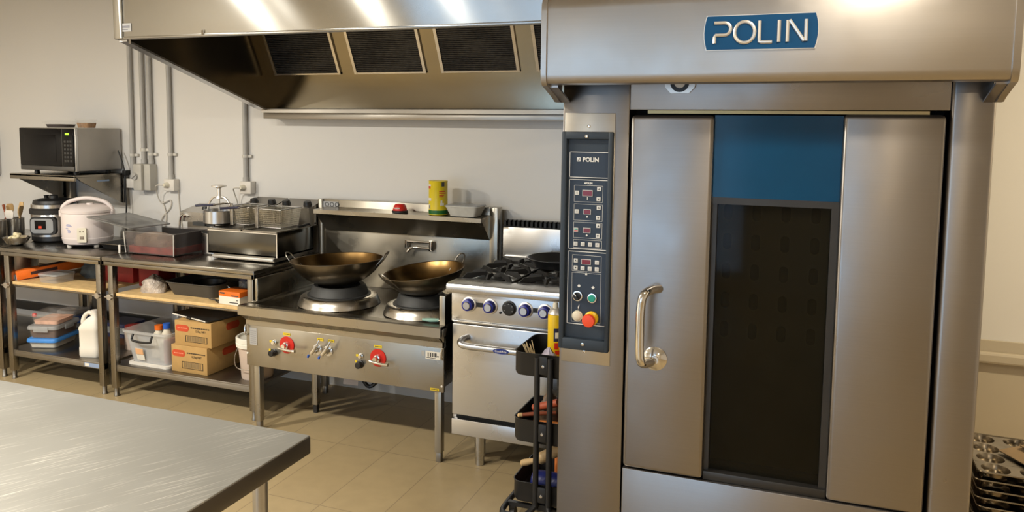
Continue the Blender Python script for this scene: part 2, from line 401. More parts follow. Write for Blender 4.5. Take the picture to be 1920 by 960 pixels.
P(ov, 'chamber_vent_slots', sl, BLACKVOID)
P(ov, 'door_lip', MB().box(-.40, .30, OY+.004, OY+.02, 1.742, 1.7505), mat('brass_strip', (.35, .28, .15), .4, 1))
dr = MB()
dr.box(-.444, -.216, OY-.014, OY+.07, .719, 1.737, .012, 4)
dr.box(.104, .336, OY-.014, OY+.07, .719, 1.741, .012, 4)
dr.box(-.444, .336, OY-.014, OY+.07, .10, .716, .003)
door = P(ov, 'door', dr, STEEL_OVEN)
P(ov, 'blue_panel', MB().box(-.2165, .1045, OY+.004, OY+.05, 1.515, 1.738), OVENBLUE, door, 'glossy blue panel above the window')
wfm = MB(); wfm.box(-.2165, -.203, OY+.008, OY+.06, .72, 1.516); wfm.box(.086, .1045, OY+.004, OY+.06, .72, 1.516)
wfm.box(-.2165, .1045, OY+.003, OY+.06, 1.497, 1.5155); wfm.box(-.2165, .1045, OY-.004, OY+.06, .7165, .742, .003)
P(ov, 'window_frame', wfm, mat('dark_window_frame', (.05, .048, .046), .4, .6), door)
P(ov, 'window_glass', MB().box(-.203, .086, OY+.02, OY+.028, .742, 1.497), mat('tinted_oven_glass', (.014, .012, .007), .06, 0, .05, 3, alpha=.5, spec=.15), door)
hp = bez([(-.352, OY-.012, 1.252), (-.366, OY-.05, 1.255), (-.382, OY-.082, 1.245), (-.388, OY-.086, 1.21), (-.389, OY-.086, 1.15), (-.388, OY-.086, 1.09), (-.383, OY-.082, 1.056), (-.368, OY-.05, 1.048), (-.356, OY-.012, 1.05)], 5)
hd = P(ov, 'handle', MB().tube(hp, .0125, 14), CHROME, door)
P(ov, 'handle_pivot', MB().at(-.357, OY-.013, 1.052, rx=PI/2).lathe([(0, 0), (.034, 0), (.034, .006), (.026, .012), (.012, .015), (.012, .02), (0, .02)], n=28), CHROME, door)
# control panel
P(ov, 'mounting_plate', MB().box(-.637, -.490, OY-.004, OY+.002, 1.009, 1.742, .001), steel('plate_steel', (.66, .63, .57), .3, .5), label='lighter steel plate behind the controls')
cp = MB(); x0, x1, z0, z1 = -.641, -.491, 1.053, 1.689
cp.box(x0, x0+.016, OY-.026, OY-.003, z0, z1, .004); cp.box(x1-.013, x1, OY-.026, OY-.003, z0, z1, .004)
cp.box(x0+.01, x1-.01, OY-.026, OY-.003, z1-.022, z1, .004); cp.box(x0+.01, x1-.01, OY-.026, OY-.003, z0, z0+.034, .004)
cp.box(x0+.008, x1-.008, OY-.010, OY-.003, z0+.01, z1-.01)
bez_ = P(ov, 'control_bezel', cp, NAVY2)
def screw(x, z, y):
    return MB().at(x, y, z, rx=PI/2).lathe([(0, 0), (.0055, 0), (.005, .002), (.0025, .0026), (.0025, .0012), (0, .0012)], n=14)
for z, y in ((1.704, OY-.004), (1.676, OY-.026), (1.072, OY-.026), (1.045, OY-.004)): P(ov, 'screw', screw(-.5665, z, y), CHROME)
FY = OY-.010
kp = MB()
for a0, a1 in ((1.557, 1.632), (1.349, 1.552), (1.127, 1.343)):
    kp.mi = 0; kp.box(-.6195, -.5035, FY-.002, FY, a0, a1); kp.mi = 1
    for q in ((-.6195, -.6175, a0, a1), (-.5055, -.5035, a0, a1), (-.6195, -.5035, a0, a0+.002), (-.6195, -.5035, a1-.002, a1)): kp.box(q[0], q[1], FY-.003, FY-.001, q[2], q[3])
kp.mi = 1
def frame(a, b, c, d, t=.0007):
    for q in ((a, a+t, c, d), (b-t, b, c, d), (a, b, c, c+t), (a, b, d-t, d)): kp.box(q[0], q[1], FY-.0028, FY-.001, q[2], q[3])
for c, d in ((1.487, 1.535), (1.433, 1.481), (1.382, 1.428), (1.353, 1.377)): frame(-.604, -.519, c, d)
frame(-.606, -.519, 1.284, 1.332); frame(-.606, -.519, 1.134, 1.280)
P(ov, 'key_panel', kp, [NAVY, WHITEINK])
lg = MB(); lg.box(-.597, -.5865, FY-.004, FY-.002, 1.6035, 1.615)
lg.text('POLIN', .0168, front(-.5565, FY-.003, 1.6088), .0004, bold=.0006)
lg.mi = 1; lg.box(-.595, -.590, FY-.0045, FY-.004, 1.6065, 1.608); lg.box(-.5915, -.5885, FY-.0045, FY-.004, 1.609, 1.6125); lg.mi = 0
lg.box(-.5735, -.5705, FY-.004, FY-.002, 1.5395, 1.5435); lg.text('POLIN', .0072, front(-.560, FY-.003, 1.5416), .0004, bold=.0003)
P(ov, 'panel_lettering', lg, [WHITEINK, NAVY])
for x, z, w_, h_ in ((-.564, 1.513, .030, .018), (-.564, 1.459, .022, .015), (-.564, 1.405, .022, .015), (-.564, 1.313, .028, .016)):
    m_ = MB(); m_.box(x-w_/2, x+w_/2, FY-.004, FY-.0015, z-h_/2, z+h_/2); m_.mi = 1; m_.box(x-w_/2+.0015, x+w_/2-.0015, FY-.005, FY-.0035, z-h_/2+.0015, z+h_/2-.0015)
    P(ov, 'led_display', m_, [BTNWHITE, REDLED], label='dark red digit display in a white frame')
def keyb(x, z, s=.0118, glyph=None, mats=None):
    m_ = MB(); m_.box(x-s/2, x+s/2, FY-.0045, FY-.0015, z-s/2, z+s/2, .0006, 1); m_.mi = 1; y = FY-.005; k = s*.24
    if glyph in ('up', 'down'):
        sg = 1 if glyph == 'up' else -1
        m_.loft([[(x-k, yy, z-sg*k*.7), (x+k, yy, z-sg*k*.7), (x, yy, z+sg*k)] for yy in (y, y+.001)])
    elif glyph == 'bar': m_.box(x-k*.3, x+k*.3, y, y+.001, z-k, z+k)
    elif glyph == 'two':
        m_.box(x-k*1.6, x+k*1.6, y, y+.001, z-k*1.4, z-k*.2); m_.mi = 2; m_.box(x-k*1.6, x+k*1.6, y, y+.001, z+k*.2, z+k*1.4)
    else:
        m_.box(x-k, x+k, y, y+.001, z-k*.9, z-k*.6); m_.box(x-k*.6, x+k*.9, y, y+.001, z-k*.1, z+k*.2); m_.box(x-k*.2, x+k, y, y+.001, z+k*.6, z+k*.9)
    P(ov, 'key', m_, mats or [BTNWHITE, PAPERG])
GL = mat('key_glyph', (.06, .06, .06), .5)
for z in (1.511, 1.457, 1.405):
    keyb(-.530, z+.015, glyph='up', mats=[BTNWHITE, GL]); keyb(-.531, z-.014, glyph='down', mats=[BTNWHITE, GL])
keyb(-.595, 1.513, glyph='bar', mats=[BTNWHITE, GL]); keyb(-.595, 1.459); keyb(-.596, 1.405, .0125, 'two', [BTNWHITE, RED, GREENBTN])
for i in range(4): keyb(-.5965+i*.0215, 1.3645)
keyb(-.595, 1.315, glyph='up', mats=[BTNWHITE, GL]); keyb(-.532, 1.313)
keyb(-.595, 1.294, glyph='down', mats=[BTNWHITE, GL])
for i in range(3): keyb(-.574+i*.021, 1.2935)
ic = MB()
ic.box(-.565, -.5635, FY-.004, FY-.002, 1.493, 1.502)
for x, z in ((-.564, 1.4445), (-.564, 1.3905)): ic.at(x, FY-.002, z, rx=PI/2).lathe([(0, 0), (.0026, 0), (.0026, .0015), (0, .0015)], n=12)
ic.m = Matrix.Identity(4)
ic.at(-.584, FY-.002, 1.241, rx=PI/2).lathe([(0, 0), (.0042, 0), (.0042, .0015), (0, .0015)], n=14)
ic.at(-.542, FY-.002, 1.239, rx=PI/2).lathe([(0, 0), (.005, 0), (.005, .0015), (0, .0015)], n=4)
ic.at(); ic.loft([[(-.5865, y, 1.1765), (-.5835, y, 1.1845), (-.5815, y, 1.1845), (-.5835, y, 1.180), (-.5815, y, 1.180), (-.586, y, 1.170), (-.5845, y, 1.1765)] for y in (FY-.004, FY-.002)])
ic.box(-.566, -.560, FY-.004, FY-.002, 1.2745, 1.2775); ic.box(-.5645, -.5615, FY-.004, FY-.002, 1.277, 1.281)
P(ov, 'panel_symbols', ic, WHITEINK)
def pbtn(name, x, z, r, h, m, rim=CHROME, label=None):
    m_ = MB().at(x, FY-.002, z, rx=PI/2); m_.lathe([(0, 0), (r+.0025, 0), (r+.0025, .004), (r, .0045), (0, .0045)], n=24); m_.mi = 1
    m_.lathe([(0, .004), (r*.93, .004), (r*.93, h*.8), (r*.75, h), (0, h)], n=24); P(ov, name, m_, [rim, m], label=label)
pbtn('selector_switch', -.5875, 1.211, .0125, .010, BLACK)
P(ov, 'selector_pointer', MB().at(-.5875, FY-.014, 1.211, ry=-.6).box(-.0022, .0022, -.004, .004, -.011, .012, .001).at(-.5875, FY-.0185, 1.211, ry=-.6), BLACK)
P(ov, 'selector_mark', MB().at(-.5875, FY-.0185, 1.211, ry=-.6).box(-.0012, .0012, -.0008, .0008, .002, .0115), WHITEINK)
pbtn('start_button', -.544, 1.208, .0115, .009, GREENBTN, label='green push button')
pbtn('cream_button', -.587, 1.152, .0135, .009, CREAMBTN, CREAMBTN, 'cream push button')
es = MB().at(-.5445, FY-.002, 1.149, rx=PI/2); es.lathe([(0, 0), (.0205, 0), (.0205, .008), (.016, .012), (0, .012)], n=28)
es.mi = 1; es.lathe([(0, .012), (.012, .012), (.012, .028), (.0185, .03), (.0195, .036), (.017, .042), (0, .044)], n=28)
P(ov, 'emergency_stop', es, [YELLOW, REDBTN], label='red mushroom stop button on a yellow ring')
# emblem half hidden under the canopy
e_ = MB(); pts = [(-.352, 1.813), (-.337, 1.797), (-.288, 1.797), (-.273, 1.813), (-.265, 1.86), (-.36, 1.86)]
e_.prism(pts, 'y', OY-.004, OY+.003); P(ov, 'emblem_plate', e_, SILVER)
P(ov, 'emblem_ring', MB().at(-.313, OY-.004, 1.826, rx=PI/2).lathe([(.015, 0), (.0255, 0), (.0255, .002), (.015, .002)], n=36), BLACK)
P(ov, 'emblem_disc', MB().at(-.313, OY-.004, 1.826, rx=PI/2).lathe([(0, 0), (.015, 0), (.015, .001), (0, .001)], n=30), WHITEINK)
# canopy
CY = 2.0
outer = [(OY+.01, 2.075), (2.05, 2.062), (2.018, 2.050), (2.004, 2.034), (2.0, 2.015), (2.0, 1.842), (2.003, 1.828), (2.010, 1.819), (2.022, 1.816), (2.045, 1.816)]
inner = [(2.045, 1.820), (2.024, 1.820), (2.012, 1.823), (2.007, 1.830), (2.004, 1.842), (2.004, 2.014), (2.008, 2.031), (2.021, 2.046), (2.052, 2.058), (OY+.01, 2.071)]
can = P(ov, 'canopy', MB().prism(outer+inner, 'x', -.650, .436), STEEL_CAN)
ch = [(OY+.004, 2.085), (2.04, 2.066), (2.010, 2.052), (1.997, 2.030), (1.994, 2.01), (1.994, 1.845), (1.998, 1.824), (2.008, 1.812), (2.022, 1.809), (2.10, 1.784), (2.125, 1.773), (OY-.001, 1.772)]
for a0, a1 in ((-.664, -.649), (.435, .450)): P(ov, 'canopy_cheek', MB().prism(ch, 'x', a0, a1), STEEL_CAN, can)
for xa, xb in ((-.649, -.625), (.412, .435)): P(ov, 'canopy_bracket', MB().prism([(2.03, 1.809), (OY-.001, 1.772), (OY-.001, 1.777), (2.03, 1.815)], 'x', xa, xb), STEEL_OVEN, can)
# nameplate
npl = MB(); zc, zt, zb = 1.9385, 1.9795, 1.896
def plate(y0, y1, g_):
    P_ = []
    for i in range(7):
        t = -1+2*i/6; P_.append((.0245+.0065*(1-t*t)+g_, zc+(zt-zc+g_)*t))
    for i in range(7):
        t = 1-2*i/6; P_.append((-.2275-.0065*(1-t*t)-g_, zc+(zt-zc+g_)*t))
    return P_
npl.prism(plate(0, 0, .002), 'y', CY-.004, CY); npl.mi = 1; npl.prism(plate(0, 0, 0), 'y', CY-.0055, CY-.0035)
P(ov, 'nameplate', npl, [SILVER, LOGOBLUE], can, 'blue badge with raised silver letters')
k = .93
def LT(x, z): return (x*k, CY-.006, 1.7+(z-1.7)*k)
lt = MB(); r = .0044
def arc(cx, cz, rx, rz, a0, a1, n=14): return [LT(cx+rx*math.cos(math.radians(a0+(a1-a0)*i/n)), cz+rz*math.sin(math.radians(a0+(a1-a0)*i/n))) for i in range(n+1)]
lt.tube([LT(-.226, 1.9825)]+[LT(-.205, 1.9825)]+arc(-.199, 1.9665, .0155, .016, 90, -90)+[LT(-.222, 1.9505), LT(-.2245, 1.9455), LT(-.2245, 1.929)], r, 8)
lt.tube([LT(-.1475+.0255*math.cos(2*PI*i/28), 1.9565+.0275*math.sin(2*PI*i/28)) for i in range(28)], r, 8, True)
lt.tube([LT(-.110, 1.985), LT(-.110, 1.940), LT(-.1095, 1.931), LT(-.105, 1.9295), LT(-.078, 1.9295)], r, 8)
lt.tube([LT(-.0615, 1.985), LT(-.0615, 1.929)], r, 8)
lt.tube([LT(-.0405, 1.929), LT(-.0405, 1.984), LT(-.036, 1.984), LT(.000, 1.931), LT(.0045, 1.930), LT(.0045, 1.985)], r, 8)
P(ov, 'raised_lettering', lt, SILVER, can)
# ================================================================ extractor hood
hx0, hx1, hy = -3.205, -.70, 2.93
hood = T('extractor_hood', 'long stainless steel canopy hood with a row of grease filters over the cooking line', 'extractor hood', (-1.95, 3.6, 1.73))
P(hood, 'front_panel', MB().box(hx0, hx1, hy, hy+.012, 2.118, CEIL-.002, .003), STEEL_HOOD)
rimp = MB(); rimp.box(hx0, hx1, hy-.002, hy+.04, 2.110, 2.122, .003); rimp.box(hx0, hx0+.055, hy-.006, hy+.002, 2.112, CEIL-.002, .004)
P(hood, 'front_rim', rimp, STEEL_HOOD)
sidep = [(hy+.012, 2.112), (hy+.012, CEIL-.002), (YW-.002, CEIL-.002), (YW-.002, 1.737)]
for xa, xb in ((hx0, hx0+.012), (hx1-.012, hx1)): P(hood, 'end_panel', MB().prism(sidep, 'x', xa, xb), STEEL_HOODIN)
P(hood, 'end_flange', MB().prism([(hy+.03, 2.102), (hy+.03, 2.112), (YW-.01, 1.747), (YW-.01, 1.735)], 'x', hx0-.002, hx0+.05), STEEL_LT)
P(hood, 'end_flange', MB().prism([(hy+.03, 2.102), (hy+.03, 2.112), (YW-.01, 1.747), (YW-.01, 1.735)], 'x', hx1-.05, hx1+.002), STEEL_LT)
ins = MB(); a, b = hx0+.012, hx1-.012
ins.box(a, b, hy+.012, YW-.02, 2.55, 2.56)
ins.prism([(4.10, 1.797), (4.10, 2.008), (3.83, 2.552), (3.85, 2.56), (4.12, 2.012), (4.12, 1.797)], 'x', a, b)
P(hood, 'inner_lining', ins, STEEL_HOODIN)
gt_ = MB(); gt_.box(a, b, 4.02, 4.115, 1.772, 1.779); gt_.prism([(4.018, 1.772), (4.018, 1.796), (4.026, 1.799), (4.026, 1.772)], 'x', a, b)
gt_.box(a-.01, b+.01, 4.05, YW-.002, 1.735, 1.7725, .002)
P(hood, 'grease_gutter', gt_, STEEL_DK)
zv = Vector((0, -.27, .544)).normalized()
for i in range(4):
    fx = -3.137+i*.5845; wd = .486
    def onp(u, t, n): q = Vector((0, 4.10, 2.010))+zv*t; return (u, q.y-n*.895, q.z-n*.444)
    fm = MB()
    def slab(u0, u1, t0, t1, n0, n1): fm.loft([[onp(u0, t0, n), onp(u1, t0, n), onp(u1, t1, n), onp(u0, t1, n)] for n in (n0, n1)])
    f0 = fx; f1 = fx+wd
    slab(f0, f0+.018, .004, .56, .001, .014); slab(f1-.018, f1, .004, .56, .001, .014); slab(f0, f1, .004, .014, .001, .012); slab(f0, f1, .545, .56, .001, .012)
    fl = P(hood, 'grease_filter', fm, STEEL)
    fm = MB(); n = 46
    for k in range(n):
        t0 = .014+k*.531/n; slab(f0+.018, f1-.018, t0, t0+.531/n*.55, .003, .009)
    slab(f0+.016, f1-.016, .012, .55, .001, .003)
    P(hood, 'filter_mesh', fm, FILTER, fl, smooth=None)
lb = MB(); lb.box(-3.163, -3.094, hy-.0014, hy, 2.146, 2.186); lb.mi = 1
for z, l in ((2.172, .052), (2.166, .052), (2.156, .04)): lb.box(-3.155, -3.155+l, hy-.002, hy-.001, z-.002, z+.002)
P(hood, 'maker_label', lb, [PAPERG, mat('label_ink', (.16, .16, .2), .5)])
for x, z in ((-3.118, 2.099), (-2.653, 2.126)): P(hood, 'hanging_nut', MB().cyl((x, hy+.012 if z < 2.11 else hy-.003, z-.011), (x, hy+.012 if z < 2.11 else hy-.003, z+.011), .006, n=6), CHROME)

# ================================================================ steel benches along the wall
def leg_part(root, x, y, h, w=.04):
    lg = P(root, 'leg', MB().box(x-w/2, x+w/2, y-w/2, y+w/2, .055, h, .003), BENCHST)
    P(root, 'foot', MB().lathe([(0, 0), (.017, 0), (.017, .01), (.014, .014), (.014, .06), (0, .06)], x, y, 0, 16), STEEL_DK, lg)
def bench(x0, x1, label, zlow, name='steel_workbench', zt=.878):
    t = T(name, label, 'workbench', ((x0+x1)/2, 3.82, 0), group='steel workbenches along the back wall')
    m = MB(); m.box(x0, x1, 3.48, 4.17, zt-.03, zt, .004); m.box(x0, x1, 3.48, 3.50, zt-.05, zt-.02, .003); m.box(x0, x0+.02, 3.48, 4.17, zt-.05, zt-.02, .003); m.box(x1-.02, x1, 3.48, 4.17, zt-.05, zt-.02, .003)
    P(t, 'worktop', m, BENCHST)
    for x in (x0+.05, x1-.04):
        for y in (3.515, 4.13): leg_part(t, x, y, zt-.03)
    m = MB(); m.box(x0+.03, x1-.02, 3.50, 4.15, zlow-.012, zlow, .002); m.box(x0+.03, x1-.02, 3.50, 3.53, zlow-.042, zlow-.008, .003); m.box(x0+.03, x1-.02, 4.12, 4.15, zlow-.042, zlow-.008, .003)
    P(t, 'lower_shelf', m, STEEL_DK)
    P(t, 'middle_shelf', MB().box(x0+.085, x1-.075, 3.502, 4.05, .638, .657, .002), PLY, label='plywood middle shelf board')
    P(t, 'shelf_rail', MB().tube([(x0+.05, 4.0, .627), (x1-.04, 4.0, .627)], .010, 10), STEEL_DK)
    r_ = P(t, 'shelf_rail', MB().tube([(x0+.05, 3.53, .627), (x1-.04, 3.53, .627)], .010, 10), STEEL_DK)
    for x in (x0+.05, x1-.04):
        P(t, 'rail_clamp', MB().cyl((x, 3.478, .632), (x, 3.50, .632), .019, n=16).cyl((x-.035, 3.483, .632), (x+.035, 3.483, .632), .006, n=10), STEEL, r_)
    return t
bench(-6.25, -4.875, 'steel workbench cut off at the left edge of the picture', .2)
bench(-4.87, -3.985, 'steel workbench under the microwave with rice cooker on top', .2)
b2 = bench(-3.975, -2.836, 'steel workbench under the deep fryers with cartons below', .205)
lb = MB().box(-4.17, -4.03, 3.4975, 3.5, .165, .19); lb.mi = 1; lb.box(-4.165, -4.13, 3.497, 3.4976, .168, .187)
bench1 = bpy.data.objects['steel_workbench.001']
P(bench1, 'shelf_label', lb, [mat('blue_label', (.25, .33, .5), .5), PAPER], label='small blue and white label on the shelf edge')

# ================================================================ wok cooking station
wk = T('wok_burner_table', 'stainless steel two-burner wok station with red valve discs on the front', 'wok stove', (-2.22, 3.75, 0))
wx0, wx1 = -2.826, -1.607
m = MB()
m.prism([(3.33, .665), (3.33, .712), (3.338, .718), (3.40, .715), (3.40, .70), (3.352, .702), (3.352, .668)], 'x', wx0, wx1)      # rolled front rim
m.prism([(3.332, .665), (3.352, .668), (3.386, .632), (3.386, .600), (3.381, .600), (3.381, .628)], 'x', wx0+.012, wx1-.012)
P(wk, 'burner_deck', MB().box(wx0+.01, wx1-.01, 3.395, 4.10, .690, .7005), STEEL_WOKTOP, label='steel burner deck, dark reflection put into its colour')
m.box(wx0, wx0+.02, 3.34, 4.12, .66, .714, .003); m.box(wx1-.02, wx1, 3.34, 4.12, .66, .714, .003)
P(wk, 'top', m, STEEL_WOK)
bm_ = MB(); bm_.box(wx0+.012, wx1-.004, 3.382, 3.40, .372, .600, .003); bm_.box(wx0+.012, wx0+.02, 3.40, 4.10, .40, .69); bm_.box(wx1-.012, wx1-.004, 3.40, 4.10, .40, .69); bm_.box(wx0+.02, wx1-.012, 3.40, 4.10, .395, .405)
P(wk, 'front_panel', bm_, STEEL_WOK)
for x in (-2.76, -1.65):
    for y in (3.415, 4.05):
        lg_ = P(wk, 'leg', MB().box(x-.019, x+.019, y-.019, y+.019, .05, .40, .003), STEEL_WOK)
        P(wk, 'foot', MB().box(x-.014, x+.014, y-.014, y+.014, 0, .052, .002), STEEL_DK, lg_)
for x in (-2.62,):
    lg_ = P(wk, 'leg', MB().box(x-.019, x+.019, 3.73, 3.768, .05, .40, .003), STEEL_WOK, label='inner support leg'); P(wk, 'foot', MB().box(x-.012, x+.012, 3.737, 3.761, 0, .052), BLACK, lg_)
m = MB(); m.box(wx0, wx1, 4.10, 4.16, .70, 1.235, .004); m.box(wx0, wx0+.03, 4.085, 4.10, .70, 1.235, .003); m.box(wx1-.05, wx1, 4.085, 4.10, .70, 1.235, .003)
P(wk, 'backsplash', m, STEEL_WOK)
lgm = MB(); lgm.box(-2.795, -2.685, 4.0975, 4.0995, 1.165, 1.222)
for k in range(3):
    lgm.mi = 1; lgm.at(-2.766+k*.036, 4.0975, 1.203, rx=PI/2).lathe([(.010, 0), (.0145, 0), (.0145, .001), (.010, .001)], n=18); lgm.m = Matrix.Identity(4)
    lgm.box(-2.772+k*.036, -2.76+k*.036, 4.096, 4.0976, 1.1715, 1.177)
P(wk, 'maker_badge', lgm, [PAPERG, GL], label='grey badge with three round emblems')
m = MB(); m.prism([(3.95, 1.160), (3.95, 1.185), (4.10, 1.190), (4.10, 1.045), (4.085, 1.045), (3.97, 1.160)], 'x', -2.765, -1.655)
P(wk, 'water_shelf', m, STEEL_WOK)
P(wk, 'side_guard', MB().box(wx0, wx0+.018, 3.475, 4.10, .70, .838, .003), STEEL_WOK)
P(wk, 'side_guard', MB().box(wx1-.034, wx1-.002, 3.39, 3.41, .71, .862, .003).box(wx1-.006, wx1-.002, 3.40, 4.10, .71, .862), STEEL_WOK)
def burner(x, y, R=.215):
    rg = P(wk, 'burner_ring', MB().lathe([(R, 0), (R+.004, .004), (R-.003, .02), (R-.012, .045), (R-.022, .052), (R-.05, .052), (R-.05, .02)], x, y, .70, 48), RINGST)
    cr = MB().lathe([(R-.05, .03), (R-.048, .056), (R-.062, .058), (R-.078, .103), (R-.086, .109), (R-.108, .105), (R-.10, .03)], x, y, .70, 40)
    P(wk, 'cast_chamber', cr, IRONGREY, rg, 'dark cast burner chamber')
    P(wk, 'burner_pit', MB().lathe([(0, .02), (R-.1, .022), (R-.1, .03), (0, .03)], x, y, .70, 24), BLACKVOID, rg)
B1 = (-2.395, 3.66); B2 = (-1.868, 3.64)
burner(*B1, .225); burner(*B2, .20)
def frontdisc(x, z, prof, n=24, y=3.382): return MB().at(x, y, z, rx=PI/2).lathe(prof, n=n)
for i, (x, z, xl) in enumerate(((-2.545, .514, 0), (-1.983, .509, 1))):
    d_ = P(wk, 'valve_disc', frontdisc(x, z, [(0, 0), (.047, 0), (.047, .003), (.045, .005), (0, .005)], 32), RED, label='red valve disc')
    P(wk, 'valve_stem', frontdisc(x, z, [(0, .004), (.02, .004), (.018, .018), (.012, .02), (.012, .04), (0, .04)]), CHROME, d_)
    P(wk, 'valve_lever', MB().tube([(x-.030, 3.346, z-.010), (x, 3.342, z-.013), (x+.05, 3.338, z-.016), (x+.072, 3.337, z-.015)], [.007, .0075, .0075, .007], 10).cyl((x+.068, 3.337, z-.015), (x+.082, 3.337, z-.0145), .0095, n=12), CHROME, d_)
    tg = MB().box(x-.024, x+.022, 3.3805, 3.3825, z+.052, z+.066); tg.mi = 1
    for q in range(5): tg.box(x-.018+q*.0075, x-.013+q*.0075, 3.380, 3.3806, z+.057, z+.061)
    P(wk, 'yellow_tag', tg, [YELTAG, INK])
for x, z, x2, z2 in ((-2.614, .521, -2.650, .463), (-2.071, .507, -2.084, .463)):
    P(wk, 'pilot_button', MB().at(x-.012, 3.382, z, rx=PI/2).lathe([(0, 0), (.014, 0), (.014, .008), (.009, .01), (.009, .02), (0, .02)], n=18), CHROME)
    x2 = x-.005
    P(wk, 'pilot_knob', MB().at(x2-.012, 3.382, z2, rx=PI/2).lathe([(0, 0), (.021, 0), (.021, .006), (.018, .008), (.017, .03), (.014, .033), (0, .033)], n=20), BLACK)
    P(wk, 'yellow_tag', MB().box(x-.044, x-.029, 3.3805, 3.3825, z-.005, z+.007), YELTAG)
    P(wk, 'yellow_tag', MB().box(x2-.045, x2-.033, 3.3805, 3.3825, z2+.006, z2+.018), YELTAG)
for x in (-2.35, -2.283):
    z = .512
    tp = P(wk, 'water_tap', frontdisc(x, z, [(0, 0), (.028, 0), (.028, .006), (.016, .01), (.014, .04), (0, .042)]).tube([(x, 3.345, z), (x-.012, 3.338, z-.012), (x-.02, 3.335, z-.024)], .008, 10), CHROME)
    P(wk, 'tap_lever', MB().tube([(x-.008, 3.335, z-.008), (x+.012, 3.33, z+.012), (x+.03, 3.335, z+.045), (x+.038, 3.34, z+.064)], [.011, .010, .005, .005], 10), CHROME, tp)
    P(wk, 'tap_tip', MB().cyl((x-.03, 3.335, z-.034), (x-.024, 3.335, z-.020), .006, n=10), BLUEPL, tp)
    tg = MB().box(x-.002, x+.037, 3.3805, 3.3825, z+.048, z+.062); tg.mi = 1
    for q in range(4): tg.box(x+.003+q*.0075, x+.008+q*.0075, 3.380, 3.3806, z+.053, z+.057)
    P(wk, 'yellow_tag', tg, [YELTAG, INK])
pl = MB().box(-1.712, -1.632, 3.3805, 3.3825, .538, .578); pl.mi = 1
for q, (u, w_) in enumerate(((-1.70, .006), (-1.688, .008), (-1.674, .006), (-1.662, .012))): pl.box(u, u+w_, 3.380, 3.3806, .55, .571)
pl.box(-1.706, -1.655, 3.380, 3.3806, .543, .546); pl.box(-1.648, -1.638, 3.380, 3.3806, .552, .558)
P(wk, 'rating_plate', pl, [PAPER, GL], label='white rating plate with small dark print')
P(wk, 'rating_plate', MB().box(-1.735, -1.718, 3.3805, 3.3825, .55, .576), PAPERG)
yt = MB().box(-1.685, -1.637, 3.3805, 3.3825, .379, .391); yt.mi = 1
for q in range(5): yt.box(-1.681+q*.0085, -1.675+q*.0085, 3.380, 3.3806, .383, .387)
P(wk, 'yellow_tag', yt, [YELTAG, INK])
st = MB().box(-2.79, -2.742, 3.3805, 3.3825, .49, .585); st.mi = 1
for q in range(7): st.box(-2.785, -2.748, 3.380, 3.3806, .5+q*.011, .503+q*.011)
P(wk, 'instruction_sticker', st, [PAPERG, mat('sticker_ink', (.28, .28, .29), .5)])
for x, z in ((-1.622, .555), (-1.622, .405), (-2.808, .44)): P(wk, 'panel_screw', frontdisc(x, z, [(0, 0), (.006, 0), (.005, .002), (0, .003)], 12), PAPER)
for x in (wx0+.016, wx1-.010): P(wk, 'rim_hook', MB().tube([(x, 3.374, .60), (x, 3.366, .585), (x, 3.366, .555), (x, 3.378, .542)], .005, 8), CHROME)
# folding wall faucet on the backsplash
fa = MB(); y = 4.075
fa.cyl((-2.192, y, .97), (-2.192, y, 1.015), .011, n=14); fa.cyl((-2.025, y, .965), (-2.025, y, 1.018), .015, n=14); fa.box(-2.045, -2.02, y, 4.10, .955, 1.02, .003)
fa.tube([(-2.192, y, 1.008), (-2.025, y, 1.008)], .009, 10)
fa.tube(bez([(-2.025, y, .972), (-2.08, y, .972), (-2.135, y-.005, .973), (-2.158, y-.02, .966), (-2.172, y-.03, .948)], 4), .008, 10)
P(wk, 'faucet', fa, CHROME)
# paper tag and hose under the station
P(wk, 'hose', MB().tube(bez([(-2.45, 3.95, .40), (-2.42, 3.93, .20), (-2.36, 3.95, .13), (-2.24, 3.98, .30), (-2.2, 4.0, .40)], 6), .012, 8), BLACK)
P(wk, 'hanging_card', MB().at(-2.455, 3.87, .195, rz=.3, ry=.1).box(-.045, .045, -.001, .001, -.045, .04), mat('pale_card', (.6, .56, .58), .6), label='small pale card hanging under the table')

# woks
def wok(label, x, y, z, R, depth, tilt, hz):
    t = T('wok', label, 'wok', (x, y, z), local=True, group='woks on the burners'); t.rotation_euler = tilt
    n = 14; out = [(R*math.sin(a), depth*(1-math.cos(a)/1)/(1-math.cos(1.25))) for a in [i/n*1.25 for i in range(n+1)]]
    out = [(q[0]/math.sin(1.25), q[1]) for q in out]
    bm_ = MB(); bm_.lathe(out+[(R+.006, depth+.002), (R+.006, depth+.005)], n=56)
    P(t, 'pan', bm_, WOKIRON)
    P(t, 'inside', MB().lathe([(max(q[0]-.003, 0), q[1]+.003) for q in out]+[(R+.002, depth+.0045), (R+.006, depth+.005)], n=56), WOKIN, label='brown oil-seasoned inside')
    for s in (hz, hz+PI):
        c, sn = math.cos(s), math.sin(s)
        def H(u, v, w_): return (c*u-sn*v, sn*u+c*v, w_)
        P(t, 'loop_handle', MB().tube(bez([H(R-.035, -.040, depth-.045), H(R+.004, -.040, depth-.004), H(R+.024, -.036, depth+.022), H(R+.036, -.022, depth+.037), H(R+.040, 0, depth+.041), H(R+.036, .022, depth+.037), H(R+.024, .036, depth+.022), H(R+.004, .040, depth-.004), H(R-.035, .040, depth-.045)], 5), .0042, 8), STEEL_DK)
    return t
wok('larger wok on the left burner', B1[0]-.006, B1[1], .797, .255, .150, (-.01, -.04, 0), .25)
wok('smaller wok tilted to the left on the right burner', B2[0]+.036, B2[1]-.006, .803, .215, .128, (.08, -.10, 0), 1.0)

